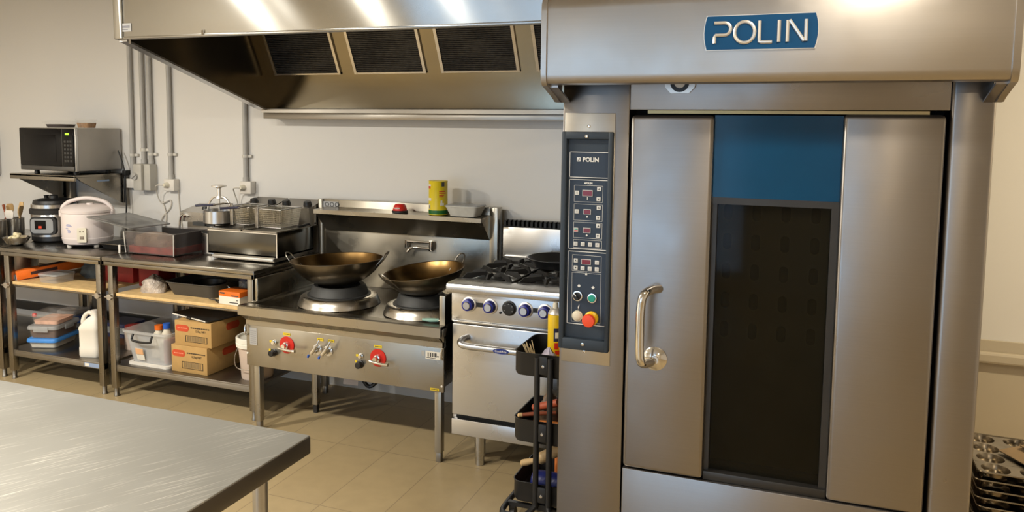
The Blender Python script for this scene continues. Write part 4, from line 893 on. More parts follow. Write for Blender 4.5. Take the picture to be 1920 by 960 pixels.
def basket(label, x0, x1, y0, y1, z0, z1, hx):
    t = T('fry_basket', label, 'fryer basket', ((x0+x1)/2, (y0+y1)/2, z0), group='wire baskets on the twin fryer')
    m = MB(); e = .014
    m.tube([(x0, y0, z1), (x1, y0, z1), (x1, y1, z1), (x0, y1, z1)], .0035, 6, True)
    m.tube([(x0+e, y0+e, z0), (x1-e, y0+e, z0), (x1-e, y1-e, z0), (x0+e, y1-e, z0)], .0025, 6, True)
    P(t, 'rim', m, STEEL_LT)
    m = MB(); r = .0009
    def ln(a, b): m.tube([a, b], r, 4)
    n = 22
    for i in range(1, n):
        f_ = i/n; xa = x0+(x1-x0)*f_; xb = x0+e+(x1-x0-2*e)*f_
        ln((xa, y0, z1), (xb, y0+e, z0)); ln((xa, y1, z1), (xb, y1-e, z0)); ln((xb, y0+e, z0), (xb, y1-e, z0))
    n = 30
    for i in range(1, n):
        f_ = i/n; ya = y0+(y1-y0)*f_; yb = y0+e+(y1-y0-2*e)*f_
        ln((x0, ya, z1), (x0+e, yb, z0)); ln((x1, ya, z1), (x1-e, yb, z0)); ln((x0+e, yb, z0), (x1-e, yb, z0))
    for k in range(1, 9):
        f_ = k/9; q = e*(1-f_); z = z0+(z1-z0)*f_
        for a, b in (((x0+q, y0+q, z), (x1-q, y0+q, z)), ((x1-q, y0+q, z), (x1-q, y1-q, z)), ((x1-q, y1-q, z), (x0+q, y1-q, z)), ((x0+q, y1-q, z), (x0+q, y0+q, z))): ln(a, b)
    P(t, 'wire_mesh', m, MESHSTEEL, smooth=None)
    P(t, 'front_plate', MB().box(hx-.012, hx+.012, y0-.005, y0-.001, z0-.005, z1+.02, .001), STEEL_DK)
    P(t, 'handle_rods', MB().tube([(hx-.008, y0-.004, z1+.015), (hx-.02, y0-.05, z1+.022), (hx-.06, y0-.10, z1+.015)], .004, 6).tube([(hx+.008, y0-.004, z1+.015), (hx-.005, y0-.05, z1+.022), (hx-.045, y0-.11, z1+.015)], .004, 6), STEEL)
    P(t, 'handle_grip', MB().tube([(hx-.045, y0-.095, z1+.016), (hx-.16, y0-.13, z1+.008)], [.0075, .007], 10), BLUEGRIP, label='dark blue plastic grip')
basket('left wire fry basket on the twin fryer', fx0+.072, xm-.022, fy0+.10, 3.985, 1.085, 1.195, fx0+.10)
basket('right wire fry basket on the twin fryer', xm+.022, fx1-.03, fy0+.08, 3.985, 1.08, 1.190, xm+.05)
# pressing pot on the fryer's left tank
pp = T('press_pot', 'steel pot with clamp arch and screw knob standing behind the fryer front', 'press', (-3.43, 3.89, 1.0635), local=True); pp.location = (-3.40, 3.86, 1.052)
P(pp, 'pot', MB().lathe([(0, .022), (.085, .022), (.096, .03), (.096, .105), (.099, .108), (.095, .108), (.092, .034), (0, .026)], n=40), STEEL_LT)
P(pp, 'clamp_arch', MB().tube(bez([(-.092, 0, .10), (-.078, 0, .15), (-.045, 0, .185), (0, 0, .19), (.045, 0, .185), (.078, 0, .15), (.092, 0, .10)], 5), .007, 8), SILVER)
P(pp, 'screw_stem', MB().cyl((0, 0, .10), (0, 0, .19), .005, n=10).cyl((0, 0, .18), (0, 0, .25), .012, n=14).lathe([(0, .175), (.024, .18), (.02, .195), (0, .197)], n=20), SILVER)
P(pp, 'turn_knob', MB().lathe([(.01, .243), (.022, .25), (.045, .255), (.045, .262), (.02, .266), (0, .266)], n=28), SILVER)

# ================================================================ on the water shelf
WS = 1.1895
cn = T('seasoning_tin', 'tall yellow seasoning tin with a green base on the wok shelf', 'tin', (-1.95, 4.01, WS), rz=.35, local=True)
P(cn, 'tin', MB().lathe([(0, 0), (.054, 0), (.056, .003), (.055, .006), (.055, .190), (.0565, .194), (.055, .197), (.052, .195), (0, .194)], n=40), YELCAN)
P(cn, 'green_band', MB().lathe([(.0553, .004), (.0556, .006), (.0556, .026), (.0553, .028)], n=40), GREENDK)
def curved(m, a0, a1, z0, z1, r=.0556):
    k = max(2, int(abs(a1-a0)/.12)); A = [a0+(a1-a0)*i/k for i in range(k+1)]
    for p, q in zip(A, A[1:]):
        f_ = lambda a, z: (r*math.sin(a), -r*math.cos(a), z)
        m.f([m.v(f_(p, z0)), m.v(f_(q, z0)), m.v(f_(q, z1)), m.v(f_(p, z1))])
pr = MB()
curved(pr, -1.25, -.8, .152, .166)
for z, l in ((.134, .75), (.124, .8), (.112, .55), (.104, .5)): curved(pr, .2, .2+l, z, z+.006)
pr.mi = 1; curved(pr, -1.3, -.75, .166, .176); curved(pr, -1.35, -.7, .082, .098); curved(pr, -1.15, -.85, .035, .06); curved(pr, .3, .75, .055, .07); curved(pr, .35, .55, .07, .085)
pr.mi = 2; curved(pr, -1.08, -.92, .038, .056, .0558); curved(pr, .45, .8, .165, .19)
P(cn, 'printed_label', pr, [CARDRED, PAPER, GL], smooth=None)
S('timer_bell', 'red dome timer with a black base on the wok shelf', 'timer', MB().lathe([(0, 0), (.047, 0), (.047, .010), (.044, .013)], n=30), BLACK, (-2.195, 4.0, WS), world=False)
tmr = bpy.data.objects['timer_bell']
dm_ = finish('red_dome', MB().lathe([(.042, .012), (.042, .018), (.035, .040), (.026, .050), (0, .052)], n=30), RED); dm_.parent = tmr
mk = MB()
for i in range(5): mk.box(-.018+i*.008, -.013+i*.008, -.0415, -.036, .024, .031)
mk_ = finish('dome_marking', mk, PAPER); mk_.parent = tmr
fc = T('foil_tray', 'small pale plastic tray of food beside the yellow tin', 'food container', (-1.775, 4.01, WS), local=True)
P(fc, 'tray', MB().loft([ring(.155, .10, .015, 0), ring(.20, .145, .02, .055), ring(.21, .152, .02, .056), ring(.21, .152, .02, .060), ring(.19, .135, .02, .058), ring(.15, .096, .015, .004)]), mat('milky_plastic', (.66, .65, .60), .4, 0, .08, 30, alpha=.9))
P(fc, 'lid', MB().loft([ring(.205, .148, .02, .060), ring(.195, .138, .02, .066)]), GREYLID)
# teal brush at the front of the wok station
tb_ = T('basting_brush', 'pale teal handled brush lying at the front right corner of the wok station', 'brush', (-1.67, 3.41, .718))
P(tb_, 'handle', MB().tube([(-1.742, 3.405, .729), (-1.70, 3.41, .728), (-1.66, 3.425, .728)], [.006, .011, .009], 10), TEAL)
P(tb_, 'ferrule', MB().tube([(-1.66, 3.425, .728), (-1.648, 3.43, .728)], .008, 10), CHROME)
# ================================================================ under the benches: middle shelves
MZ = .6575
def crumple(w, d, h, seed, n=10, k=7):
    """irregular crushed bag"""
    rnd = random.Random(seed); L = []
    for i in range(k):
        f_ = i/(k-1); s = (1-.15*f_-.75*f_**4); lp = []
        for j in range(n*2):
            a = 2*PI*j/(n*2); q = s*(1+rnd.uniform(-.16, .16))
            lp.append((w/2*q*math.cos(a), d/2*q*math.sin(a), h*f_*(1+rnd.uniform(-.12, .12)) if i else 0))
        L.append(lp)
    return MB().loft(L)
bx = T('wrap_box', 'long orange cling wrap carton at the left end of the plywood shelf', 'carton', (-4.715, 3.765, MZ+.025), rz=-.40, local=True); bx.rotation_euler = (.10, 0, -.40)
P(bx, 'carton', MB().box(-.04, .04, -.24, .24, 0, .058, .003), ORANGE)
P(bx, 'dark_print', MB().box(-.0405, -.03, -.14, .02, .018, .045).box(-.03, .03, -.10, .1, .0575, .0588).box(.03, .0405, -.16, .0, .02, .04), mat('dark_carton_print', (.05, .02, .02), .5))
P(bx, 'end_label', MB().box(-.03, .02, -.241, -.238, .004, .035), mat('pale_blue_label', (.6, .66, .78), .5))
t = T('food_tub', 'low clear tub on the left plywood shelf beside the orange carton', 'food container', (-4.53, 3.62, MZ), local=True)
P(t, 'tub', MB().loft([ring(.15, .14, .02, 0), ring(.165, .155, .025, .05)]), FROST); P(t, 'lid', MB().loft([ring(.172, .162, .025, .048), ring(.168, .158, .025, .058)]), GREYLID)
S('cloth_bundle', 'dark grey crumpled cloth on the left plywood shelf', 'cloth', crumple(.26, .20, .13, 4), GREYCLOTH, (-4.44, 3.87, MZ), world=False, smooth=60)
S('red_carton', 'dark red carton behind the right leg of the microwave bench', 'carton', MB().box(-.14, .14, -.06, .06, 0, .125, .003), DKRED, (-4.17, 3.82, MZ), rz=.03, world=False)
S('red_carton', 'dark red carton at the left end of the fryer bench shelf', 'carton', MB().box(-.075, .075, -.08, .08, 0, .135, .003), DKRED, (-3.86, 3.80, MZ), rz=.1, world=False)
S('plastic_bag', 'crumpled clear plastic bag beside the black roasting pan', 'bag', crumple(.17, .13, .10, 9), BAG, (-3.715, 3.63, MZ), world=False, smooth=60)
rp = T('roasting_pan', 'deep charcoal roasting pan on the right plywood shelf', 'roasting pan', (-3.40, 3.745, MZ), local=True)
P(rp, 'pan', MB().loft([ring(.33, .27, .04, 0, 6), ring(.385, .33, .05, .078, 6), ring(.40, .345, .055, .08, 6), ring(.40, .345, .055, .084, 6), ring(.375, .32, .05, .082, 6), ring(.322, .262, .04, .006, 6)]), ROASTGREY)
P(rp, 'side_handle', MB().tube(bez([(.195, -.06, .07), (.222, -.055, .055), (.226, 0, .05), (.222, .055, .055), (.195, .06, .07)], 4), .005, 8), CHROME)
S('round_cake_tin', 'black round tin nested inside the roasting pan', 'baking tin', MB().lathe([(0, 0), (.09, 0), (.10, .06), (.104, .063), (.097, .06), (.087, .006), (0, .006)], n=36), NONSTICK, (-3.385, 3.74, MZ+.0065), world=False)
S('black_pan', 'shallow black pan right of the roasting pan', 'baking pan', MB().loft([ring(.14, .28, .03, 0), ring(.18, .32, .04, .05), ring(.19, .33, .04, .052), ring(.176, .316, .04, .05), ring(.136, .276, .03, .005)]), NONSTICK, (-3.06, 3.96, MZ), world=False)
S('long_red_carton', 'long dark red carton at the back of the right plywood shelf', 'carton', MB().box(-.19, .19, -.035, .035, 0, .125, .003), DKRED, (-3.60, 4.0, MZ), world=False)
jr = T('blue_lid_jar', 'clear jar with dark blue bands under the fryer bench', 'jar', (-3.09, 3.725, MZ), local=True)
P(jr, 'jar', MB().lathe([(0, .02), (.042, .02), (.044, .03), (.044, .10), (.042, .104), (0, .104)], n=28), FROST)
P(jr, 'blue_band', MB().lathe([(0, 0), (.046, 0), (.046, .022), (0, .024)], n=28), NAVYLID); P(jr, 'blue_lid', MB().lathe([(0, .104), (.043, .104), (.043, .122), (0, .124)], n=28), NAVYLID)
ct = T('glove_carton', 'small orange and white carton at the front of the fryer bench shelf', 'carton', (-3.045, 3.585, MZ), rz=-.06, local=True)
cm = MB(); cm.box(-.078, .078, -.06, .06, 0, .048); P(ct, 'carton', cm, PAPER)
P(ct, 'orange_band', MB().box(-.079, .079, -.061, .061, .046, .076, .002), ORANGE)
pm = MB(); pm.box(.0, .066, -.0608, -.059, .010, .016); pm.box(.05, .066, -.0608, -.059, .026, .031); pm.box(-.07, -.035, -.062, -.060, .06, .069); pm.box(.015, .07, -.062, -.060, .05, .056); P(ct, 'dark_print', pm, GL)
S('blue_card', 'bright blue card standing beside the orange and white carton', 'card', MB().box(-.028, .028, -.008, .008, 0, .095, .002), CYANPL, (-2.952, 3.668, MZ), rz=.0, world=False)
S('tongs', 'steel tongs at the front edge of the fryer bench shelf', 'tongs', MB().tube([(-.07, .03, .006), (0, .006, .006), (.03, -.02, .006)], .005, 6).tube([(-.06, .045, .006), (0, .02, .006), (.035, -.006, .006)], .005, 6), CHROME, (-3.17, 3.545, MZ), world=False)

# ================================================================ lower shelf, microwave bench
LZ = .2005
RZ = .30
def lidded(label, x, y, z, w, d, h, body, lidm, food=None, fh=.6, clips=False, lh=.014, rz=RZ, group=None):
    t = T('food_container', label, 'food container', (x, y, z), rz=rz, local=True, group=group)
    P(t, 'tub', MB().loft([ring(w*.9, d*.9, .02, 0), ring(w, d, .025, h), ring(w-.006, d-.006, .025, h), ring(w*.9-.006, d*.9-.006, .02, .003)]), body)
    if food: P(t, 'food', MB().loft([ring(w*.9-.01, d*.9-.01, .02, .004), ring(w*(.9+.1*fh)-.01, d*(.9+.1*fh)-.01, .02, h*fh)]), food)
    P(t, 'lid', MB().loft([ring(w+.012, d+.012, .03, h-.012), ring(w+.014, d+.014, .03, h), ring(w+.002, d+.002, .025, h+lh-.003), ring(w-.02, d-.02, .02, h+lh)]), lidm)
    if clips:
        for sx, sy, cw, cd_ in ((0, -1, .10, .008), (0, 1, .10, .008), (1, 0, .008, .09), (-1, 0, .008, .09)):
            P(t, 'clip', MB().cbox(sx*(w/2+.008), sy*(d/2+.008), h-.01, cw, cd_, .034, .003), GREYLID)
    return t
lidded('low white-filled container with a bright blue lid, bottom of its stack', -4.685, 3.70, LZ, .20, .26, .055, CLEAR, LIDBLUE, WHITEFOOD, .85)
lidded('clip-lid container of brown sauce, middle of its stack', -4.675, 3.70, LZ+.0695, .20, .26, .072, CLEAR, GREYLID, SAUCE, .8, True)
t = lidded('clear container of pink filling, top of its stack', -4.66, 3.69, LZ+.156, .19, .21, .07, CLEAR, CLEAR, PINKFOOD, .42)
rr_ = random.Random(2)
S('berry', 'red berry seen through the top clear container', 'fruit', MB().lathe([(0, 0), (.012, .004), (.016, .015), (.011, .026), (0, .03)], n=14), RED, (-4.735, 3.608, LZ+.198), world=False)
lidded('large clear container with a blue lid at the back of the lower shelf', -4.80, 3.98, LZ, .26, .22, .11, FROST, BLUEPL, None, rz=.05)
lidded('small cloudy tub on the large blue-lidded container', -4.83, 3.98, LZ+.1245, .16, .14, .03, FROST, GREYLID, None, rz=.2)
# white jug
jg = T('milk_jug', 'white plastic jug with a moulded handle on the lower shelf', 'jug', (-4.215, 3.60, LZ), rz=.28, local=True)
w_, d_ = .135, .105
loops = [ring(w_*.93, d_*.9, .02, 0), ring(w_, d_, .025, .012), ring(w_, d_, .025, .06), ring(w_*.975, d_*.96, .025, .066), ring(w_*.975, d_*.96, .025, .17), ring(w_, d_, .025, .178), ring(w_*.98, d_*.96, .025, .195)]
def sring(w, d, r, z, dx): return [(p[0]+dx, p[1], z) for p in rrect(w, d, r)]
loops += [sring(.105, .085, .025, .225, .008), sring(.07, .06, .02, .25, .018), sring(.044, .044, .018, .262, .024), sring(.042, .042, .018, .285, .024)]
P(jg, 'bottle', MB().loft(loops), mat('jug_white', (.76, .72, .64), .45, 0, .03))
P(jg, 'handle', MB().tube(bez([(.012, 0, .268), (-.012, 0, .283), (-.042, 0, .262), (-.058, 0, .225), (-.058, 0, .185)], 6), [.013]*20+[.012]*5, 10), mat('jug_handle_white', (.76, .72, .64), .45))
P(jg, 'cap', MB().lathe([(0, .284), (.022, .284), (.022, .30), (0, .302)], .024, 0, 0, 20), WHITEPL)
b_ = T('sauce_bottle', 'bottle with a red cap behind the white jug', 'bottle', (-4.44, 3.86, LZ), local=True)
P(b_, 'bottle', MB().lathe([(0, 0), (.05, 0), (.05, .14), (.022, .17), (.02, .18), (0, .18)], n=24), FROST); P(b_, 'cap', MB().lathe([(0, .175), (.027, .175), (.027, .205), (0, .207)], n=20), RED)
S('white_vial', 'small thin white bottle beside the right leg of the microwave bench', 'bottle', MB().lathe([(0, 0), (.013, 0), (.013, .06), (.006, .066), (.006, .085), (0, .086)], n=14), WHITEPL, (-4.105, 3.60, LZ), world=False)
for i, (x, y, z, lab) in enumerate(((-4.30, 3.93, LZ, 'dark tub with navy lid at the back right of the lower shelf, bottom one'), (-4.30, 3.93, LZ+.0725, 'dark tub with navy lid at the back right of the lower shelf, upper one'))):
    t = T('navy_tub', lab, 'food container', (x, y, z), local=True)
    P(t, 'tub', MB().loft([ring(.19, .16, .02, 0), ring(.205, .175, .025, .052)]), FROST if i else SAUCE); P(t, 'lid', MB().loft([ring(.215, .185, .025, .05), ring(.212, .182, .025, .07)]), NAVYLID)
t = T('pink_jar', 'tall jar of pinkish filling with a dark red lid between the two benches', 'jar', (-4.11, 3.83, LZ), local=True)
P(t, 'jar', MB().lathe([(0, 0), (.055, 0), (.057, .12), (.05, .135), (0, .135)], n=26), DOUGHTUB); P(t, 'lid', MB().lathe([(0, .134), (.053, .134), (.053, .155), (0, .157)], n=24), DKRED)

# ================================================================ lower shelf, fryer bench
QZ = .2055
tt = T('storage_tote', 'clear plastic tote with black handles full of bottles', 'storage box', (-3.70, 3.74, QZ), local=True)
def R2(w, d, r, z): return ring(w, d, r, z, 5)
P(tt, 'tote', MB().loft([R2(.285, .36, .03, 0), R2(.285, .36, .03, .012), R2(.345, .42, .035, .205), R2(.375, .45, .04, .207), R2(.378, .453, .04, .22), R2(.36, .435, .035, .222), R2(.338, .413, .033, .205), R2(.278, .353, .028, .006)]), mat('tote_clear', (.62, .63, .64), .2, 0, .05, alpha=.42))
P(tt, 'foot_rim', MB().loft([R2(.325, .40, .03, 0), R2(.325, .40, .03, .014), R2(.29, .365, .03, .016), R2(.29, .365, .03, .001)]), WHITEPL)
for s in (-1, 1):
    P(tt, 'handle', MB().tube(bez([(-.075, s*.226, .205), (-.075, s*.236, .185), (-.068, s*.238, .168), (0, s*.238, .162), (.068, s*.238, .168), (.075, s*.236, .185), (.075, s*.226, .205)], 4), .007, 8), BLACK)
lbm = MB().loft([[(-.08, -.1925-.0018, .035), (-.02, -.1925-.0018, .035), (-.02, -.207-.003, .112), (-.08, -.207-.003, .112)], [(-.08, -.1915, .035), (-.02, -.1915, .035), (-.02, -.206, .112), (-.08, -.206, .112)]])
lbm.mi = 1; lbm.loft([[(-.079, -.2040-.003, .075), (-.021, -.2040-.003, .075), (-.021, -.2075-.004, .111), (-.079, -.2075-.004, .111)], [(-.079, -.203, .075), (-.021, -.203, .075), (-.021, -.206, .111), (-.079, -.206, .111)]])
P(tt, 'paper_label', lbm, [PAPER, PAPEROR], label='orange and white paper label')
def bottle(label, x, y, z, r, h, m, cm_, cat='bottle'):
    t = T('bottle', label, cat, (x, y, z), local=True)
    P(t, 'bottle', MB().lathe([(0, 0), (r, 0), (r, h*.65), (r*.45, h*.82), (r*.42, h*.9), (0, h*.9)], n=24), m)
    P(t, 'cap', MB().lathe([(0, h*.86), (r*.55, h*.86), (r*.55, h), (0, h)], n=20), cm_)
bottle('cream bottle with a bright blue cap standing in the clear tote', -3.655, 3.66, QZ+.017, .040, .232, CREAMPL, BLUEPL)
bottle('dark sauce bottle standing at the back right of the clear tote', -3.62, 3.83, QZ+.017, .036, .25, DARKFOOD, WHITEPL)
bottle('orange topped jar lying low in the clear tote', -3.76, 3.70, QZ+.017, .045, .20, CREAMPL, ORANGE, 'jar')
S('pink_packet', 'pink and white packet pressed against the right side of the clear tote', 'packet', MB().box(-.012, .012, -.07, .07, 0, .15, .006), mat('pink_packet', (.58, .22, .24), .5, 0, .3, 12), (-3.595, 3.65, QZ+.017), world=False)
def carton(label, x, y, z, w, d, h, rz=0):
    t = T('cardboard_carton', label, 'cardboard box', (x, y, z), rz=rz, local=True, group='stacked brown cartons')
    P(t, 'carton', MB().box(-w/2, w/2, -d/2, d/2, 0, h, .003), CARD)
    m = MB(); F = -d/2-.0012; k = w/.27
    m.loft([[(p[0]*k, y_, p[1]) for p in rrect(.098, .040, .019, 5, -.078, h*.70)] for y_ in (F, F+.002)])
    m.mi = 1
    def bxk(a, b, c, d2): m.box(a*k, b*k, F, F+.002, c, d2)
    for q in range(9): bxk(-.015+q*.0155, -.003+q*.0155, h*.72, h*.72+.007)
    m.text('12.5kg NET', .017, front(.055*k, F, h*.62), .0004)
    x0_, x1_, z0_, z1_ = -.055, .105, h*.16, h*.42
    for a, b, c, d2 in ((x0_, x1_, z0_, z0_+.003), (x0_, x1_, z1_-.003, z1_), (x0_, x0_+.004, z0_, z1_), (x1_-.004, x1_, z0_, z1_)): bxk(a, b, c, d2)
    m.mi = 2; rr = random.Random(1); u = x0_+.012
    while u < x1_-.014: ww = rr.choice((.0015, .003, .0045)); bxk(u, u+ww, z0_+.006, z1_-.005); u += ww+rr.choice((.0018, .003))
    m.mi = 3
    for q in range(6): m.box((-.112+q*.012)*k, (-.103+q*.012)*k, F-.0004, F+.001, h*.68, h*.72)
    sd = MB(); R = w/2+.0012
    sd.loft([[(x_, p[0], p[1]) for p in rrect(.12, .045, .021, 5, -d/2+.19, h*.66)] for x_ in (R, R-.002)])
    P(t, 'side_printing', sd, CARDRED, label='red lozenge on the side')
    P(t, 'printing', m, [CARDRED, INK, BARINK, mat('pale_red_ink', (.72, .25, .15), .7)], label='red lozenge, dark lettering and barcode')
    return t
carton('lower one of the two stacked brown cartons with red lozenge', -3.37, 3.73, QZ, .27, .38, .166, .0)
carton('upper one of the two stacked brown cartons, under the black tray', -3.345, 3.735, QZ+.1665, .27, .38, .150, .02)
bt_ = T('black_tray', 'flat black folding tray lying askew on the upper carton', 'tray', (-3.36, 3.75, .5265), local=True); bt_.rotation_euler = (.0, .0, -.25)
P(bt_, 'tray', MB().loft([ring(.36, .34, .012, 0), ring(.37, .35, .012, .006), ring(.37, .35, .012, .012), ring(.35, .33, .01, .010)]), NONSTICK)
P(bt_, 'edge_strip', MB().box(-.17, -.01, -.177, -.1745, .004, .011).box(.03, .17, -.177, -.1745, .004, .011), PAPER, label='pale edge strip'); P(bt_, 'hinge', MB().cbox(.01, -.177, .006, .04, .016, .014, .003), BLACK)
bk = T('white_bucket', 'white lidded bucket at the right end of the lower shelf', 'bucket', (-2.965, 3.655, QZ), local=True)
P(bk, 'bucket', MB().lathe([(0, 0), (.088, 0), (.09, .004), (.108, .22), (0, .22)], n=40), DOUGHTUB)
P(bk, 'lid', MB().lathe([(.106, .192), (.118, .194), (.119, .215), (.115, .218), (.119, .222), (.119, .245), (.113, .250), (.104, .248), (.100, .236), (0, .236)], n=40), mat('bucket_lid_white', (.78, .76, .68), .45))
P(bk, 'wire_handle', MB().tube(bez([(-.118, 0, .19), (-.112, -.06, .13), (-.06, -.115, .085), (.0, -.125, .075), (.06, -.115, .085), (.112, -.06, .13), (.118, 0, .19)], 5), .0028, 8), STEEL); P(bk, 'handle_ear', MB().lathe([(0, 0), (.010, .002), (.010, .012), (0, .014)], -.112, -.02, .18, 12), WHITEPL)
b_ = T('bottle', 'dark bottle with a white cap behind the brown cartons', 'bottle', (-3.66, 4.03, QZ), local=True)
P(b_, 'bottle', MB().lathe([(0, 0), (.045, 0), (.045, .15), (.03, .19), (0, .19)], n=24), DARKFOOD); P(b_, 'cap', MB().lathe([(0, .188), (.034, .188), (.034, .215), (0, .216)], n=20), WHITEPL)
for i, x in enumerate((-3.545, -3.44)): 
    t = T('chilli_jar', 'dark red jar behind the cartons, ' + ('left one' if i == 0 else 'right one'), 'jar', (x, 4.02, QZ), local=True)
    P(t, 'jar', MB().lathe([(0, 0), (.042, 0), (.042, .24), (.03, .255), (0, .255)], n=22), DKRED); P(t, 'lid', MB().lathe([(0, .254), (.036, .254), (.036, .275), (0, .276)], n=20), BLACK)
# half visible pot on the bench at the left edge
S('stock_pot', 'steel pot on the shelf at the left edge of the picture', 'pot', MB().lathe([(0, 0), (.12, 0), (.13, .01), (.13, .15), (.135, .154), (.128, .154), (.125, .012), (0, .008)], n=36), STEEL, (-5.03, 3.72, MZ), world=False)

# ================================================================ three-tier trolley
tc_ = T('utility_trolley', 'black three-tier metal trolley between the range and the tall oven', 'trolley', (-.955, 3.17, 0))
cx0, cx1, cyf, cyb = -1.098, -.80, 2.985, 3.29
def tray3(z0, z1):
    m = MB().at((cx0+cx1)/2, (cyf+cyb)/2, 0); w_, d_ = cx1-cx0, cyb-cyf
    m.loft([R2(w_-.012, d_-.012, .035, z0), R2(w_, d_, .04, z0+.012), R2(w_, d_, .04, z1-.004), R2(w_+.006, d_+.006, .043, z1), R2(w_-.004, d_-.004, .038, z1), R2(w_-.006, d_-.006, .038, z0+.012), R2(w_-.018, d_-.018, .033, z0+.006)])
    P(tc_, 'tray', m, BLACKPC)
TR = ((.655, .755), (.365, .465), (.10, .19))
for a, b in TR: tray3(a, b)
for y, s in ((cyf-.014, -1), (cyb+.014, 1)):
    for x in (-.985, -.928): P(tc_, 'post', MB().cyl((x, y, .09), (x, y, .745), .0125, n=14), BLACKPC)
    for a, b in TR:
        P(tc_, 'clamp_plate', MB().box(-.974, -.939, y-.004*(-s)-.004, y+.004, a+.02, b-.004, .002), BLACKPC)
        P(tc_, 'bolt', MB().at(-.957, y-.008 if s < 0 else y+.012, (a+b)/2+.005, rx=PI/2).lathe([(0, 0), (.0075, 0), (.006, .004), (0, .005)], n=14), CHROME)
P(tc_, 'base_loop', MB().tube(bez([(-.985, cyf-.014, .10), (-1.02, cyf-.06, .072), (-1.09, cyf-.07, .07), (-1.125, cyf-.03, .07), (-1.125, 3.17, .07), (-1.125, cyb+.03, .07), (-1.09, cyb+.045, .07), (-.95, cyb+.0455, .07), (-.80, cyb+.045, .07), (-.77, cyb+.03, .07), (-.77, 3.17, .07), (-.77, cyf-.03, .07), (-.80, cyf-.07, .07), (-.89, cyf-.06, .072), (-.928, cyf-.014, .10)], 5), .0125, 10), BLACKPC)
P(tc_, 'axle_bar', MB().box(-1.12, -.775, 3.0, 3.02, .065, .082).box(-1.12, -.775, 3.255, 3.275, .065, .082).box(-.99, -.92, 2.985, 3.29, .078, .10), BLACKPC)
for x in (-1.10, -.795):
    for y in (3.01, 3.265): P(tc_, 'caster', MB().cyl((x-.011, y, .027), (x+.011, y, .027), .027, n=20).box(x-.015, x+.015, y-.012, y+.012, .045, .07, .003), BLACK)
# on the trolley
def spray(label, x, y, z, h=.25):
    t = T('spray_can', label, 'spray can', (x, y, z), local=True, group='yellow cans on the trolley')
    P(t, 'can', MB().lathe([(0, 0), (.031, 0), (.0325, .004), (.0325, h-.055), (.031, h-.05), (0, h-.05)], n=32), mat('spray_yellow', (.85, .56, .012), .35))
    P(t, 'shoulder', MB().lathe([(.031, h-.052), (.0325, h-.048), (.022, h-.028), (.018, h-.025), (0, h-.025)], n=28), SILVER, label='silver can shoulder')
    P(t, 'nozzle', MB().lathe([(0, h-.03), (.012, h-.028), (.012, h-.008), (.009, h), (0, h)], n=18), CREAMPL)
    pr = MB()
    def cv(a0, a1, z0, z1, r=.0329):
        k_ = max(2, int((a1-a0)/.15)); A = [a0+(a1-a0)*i/k_ for i in range(k_+1)]
        for p, q in zip(A, A[1:]): pr.f([pr.v((r*math.sin(p), -r*math.cos(p), z0)), pr.v((r*math.sin(q), -r*math.cos(q), z0)), pr.v((r*math.sin(q), -r*math.cos(q), z1)), pr.v((r*math.sin(p), -r*math.cos(p), z1))])
    cv(.1, 1.3, h*.42, h*.62); pr.mi = 1; cv(.2, .8, h*.30, h*.40); cv(.3, 1.0, h*.22, h*.28); pr.mi = 2; cv(.3, 1.2, h*.47, h*.56, .0331)
    P(t, 'printed_label', pr, [NAVYLID, RED, WHITEINK], smooth=None)
spray('tall yellow spray can at the left of the trolley top tray', -.958, 3.13, .662, .285)
spray('shorter yellow spray can partly hidden by the tall oven', -.885, 3.10, .662, .245)
S('sachet', 'crumpled lilac and white sachet on the trolley top tray', 'packet', crumple(.10, .07, .10, 21), LILAC, (-.958, 3.042, .662), rz=.4, world=False, smooth=60)
sk_ = T('skewer_bundle', 'pale wooden skewers sticking out over the trolley top tray', 'skewers', (-1.045, 3.085, .695), local=True)
rr_ = random.Random(11); m = MB()
for i in range(14): a = rr_.uniform(-.6, .6); m.tube([(0+i*.003, 0, -.03), (-.045*math.cos(a)+i*.003, .03*math.sin(a*2), .06+rr_.uniform(-.012, .02))], .0022, 5)
P(sk_, 'sticks', m, mat('skewer_wood', (.70, .56, .34), .6))
S('white_cup', 'small white cup at the right of the trolley top tray', 'cup', MB().lathe([(0, 0), (.02, 0), (.026, .07), (.028, .07), (.02, .006), (0, .006)], n=22), WHITEPL, (-.87, 3.027, .662), world=False)
def rod(name, label, cat, pts, r, m, hm=None, tips=None):
    t = T(name, label, cat, pts[0]); P(t, 'handle' if hm else 'body', MB().tube(pts, r, 12), m); 
    if hm: P(t, 'head', MB().tube(tips[0], tips[1], 12), hm)
    return t
rod('wooden_spoon', 'dark wooden spoon with a pale tip resting on the middle tray rim', 'spoon', [(-1.075, 3.01, .470), (-1.02, 3.03, .476), (-.93, 3.07, .480)], [.008, .009, .008], DKWOOD, WOOD, ([(-1.083, 3.006, .469), (-1.078, 3.008, .4695), (-1.064, 3.014, .471)], [.004, .0098, .0095]))
rod('brick_red_spatula', 'brick red handled tool lying in the trolley middle tray', 'utensil', [(-1.05, 3.13, .465), (-1.0, 3.115, .485), (-.93, 3.10, .515)], [.016, .018, .016], mat('brick_red', (.38, .075, .03), .5), None)
rod('peeler', 'orange handled tool in the trolley middle tray', 'utensil', [(-1.02, 3.04, .435), (-.96, 3.035, .440), (-.90, 3.03, .445)], [.012, .013, .012], mat('orange_handle', (.55, .17, .03), .5), None)
S('herb_packet', 'dark mottled packet standing in the trolley middle tray', 'packet', crumple(.11, .08, .14, 31), mat('mottled_packet', (.16, .10, .06), .5, 0, .6, 25), (-1.0, 3.20, .372), world=False, smooth=60)
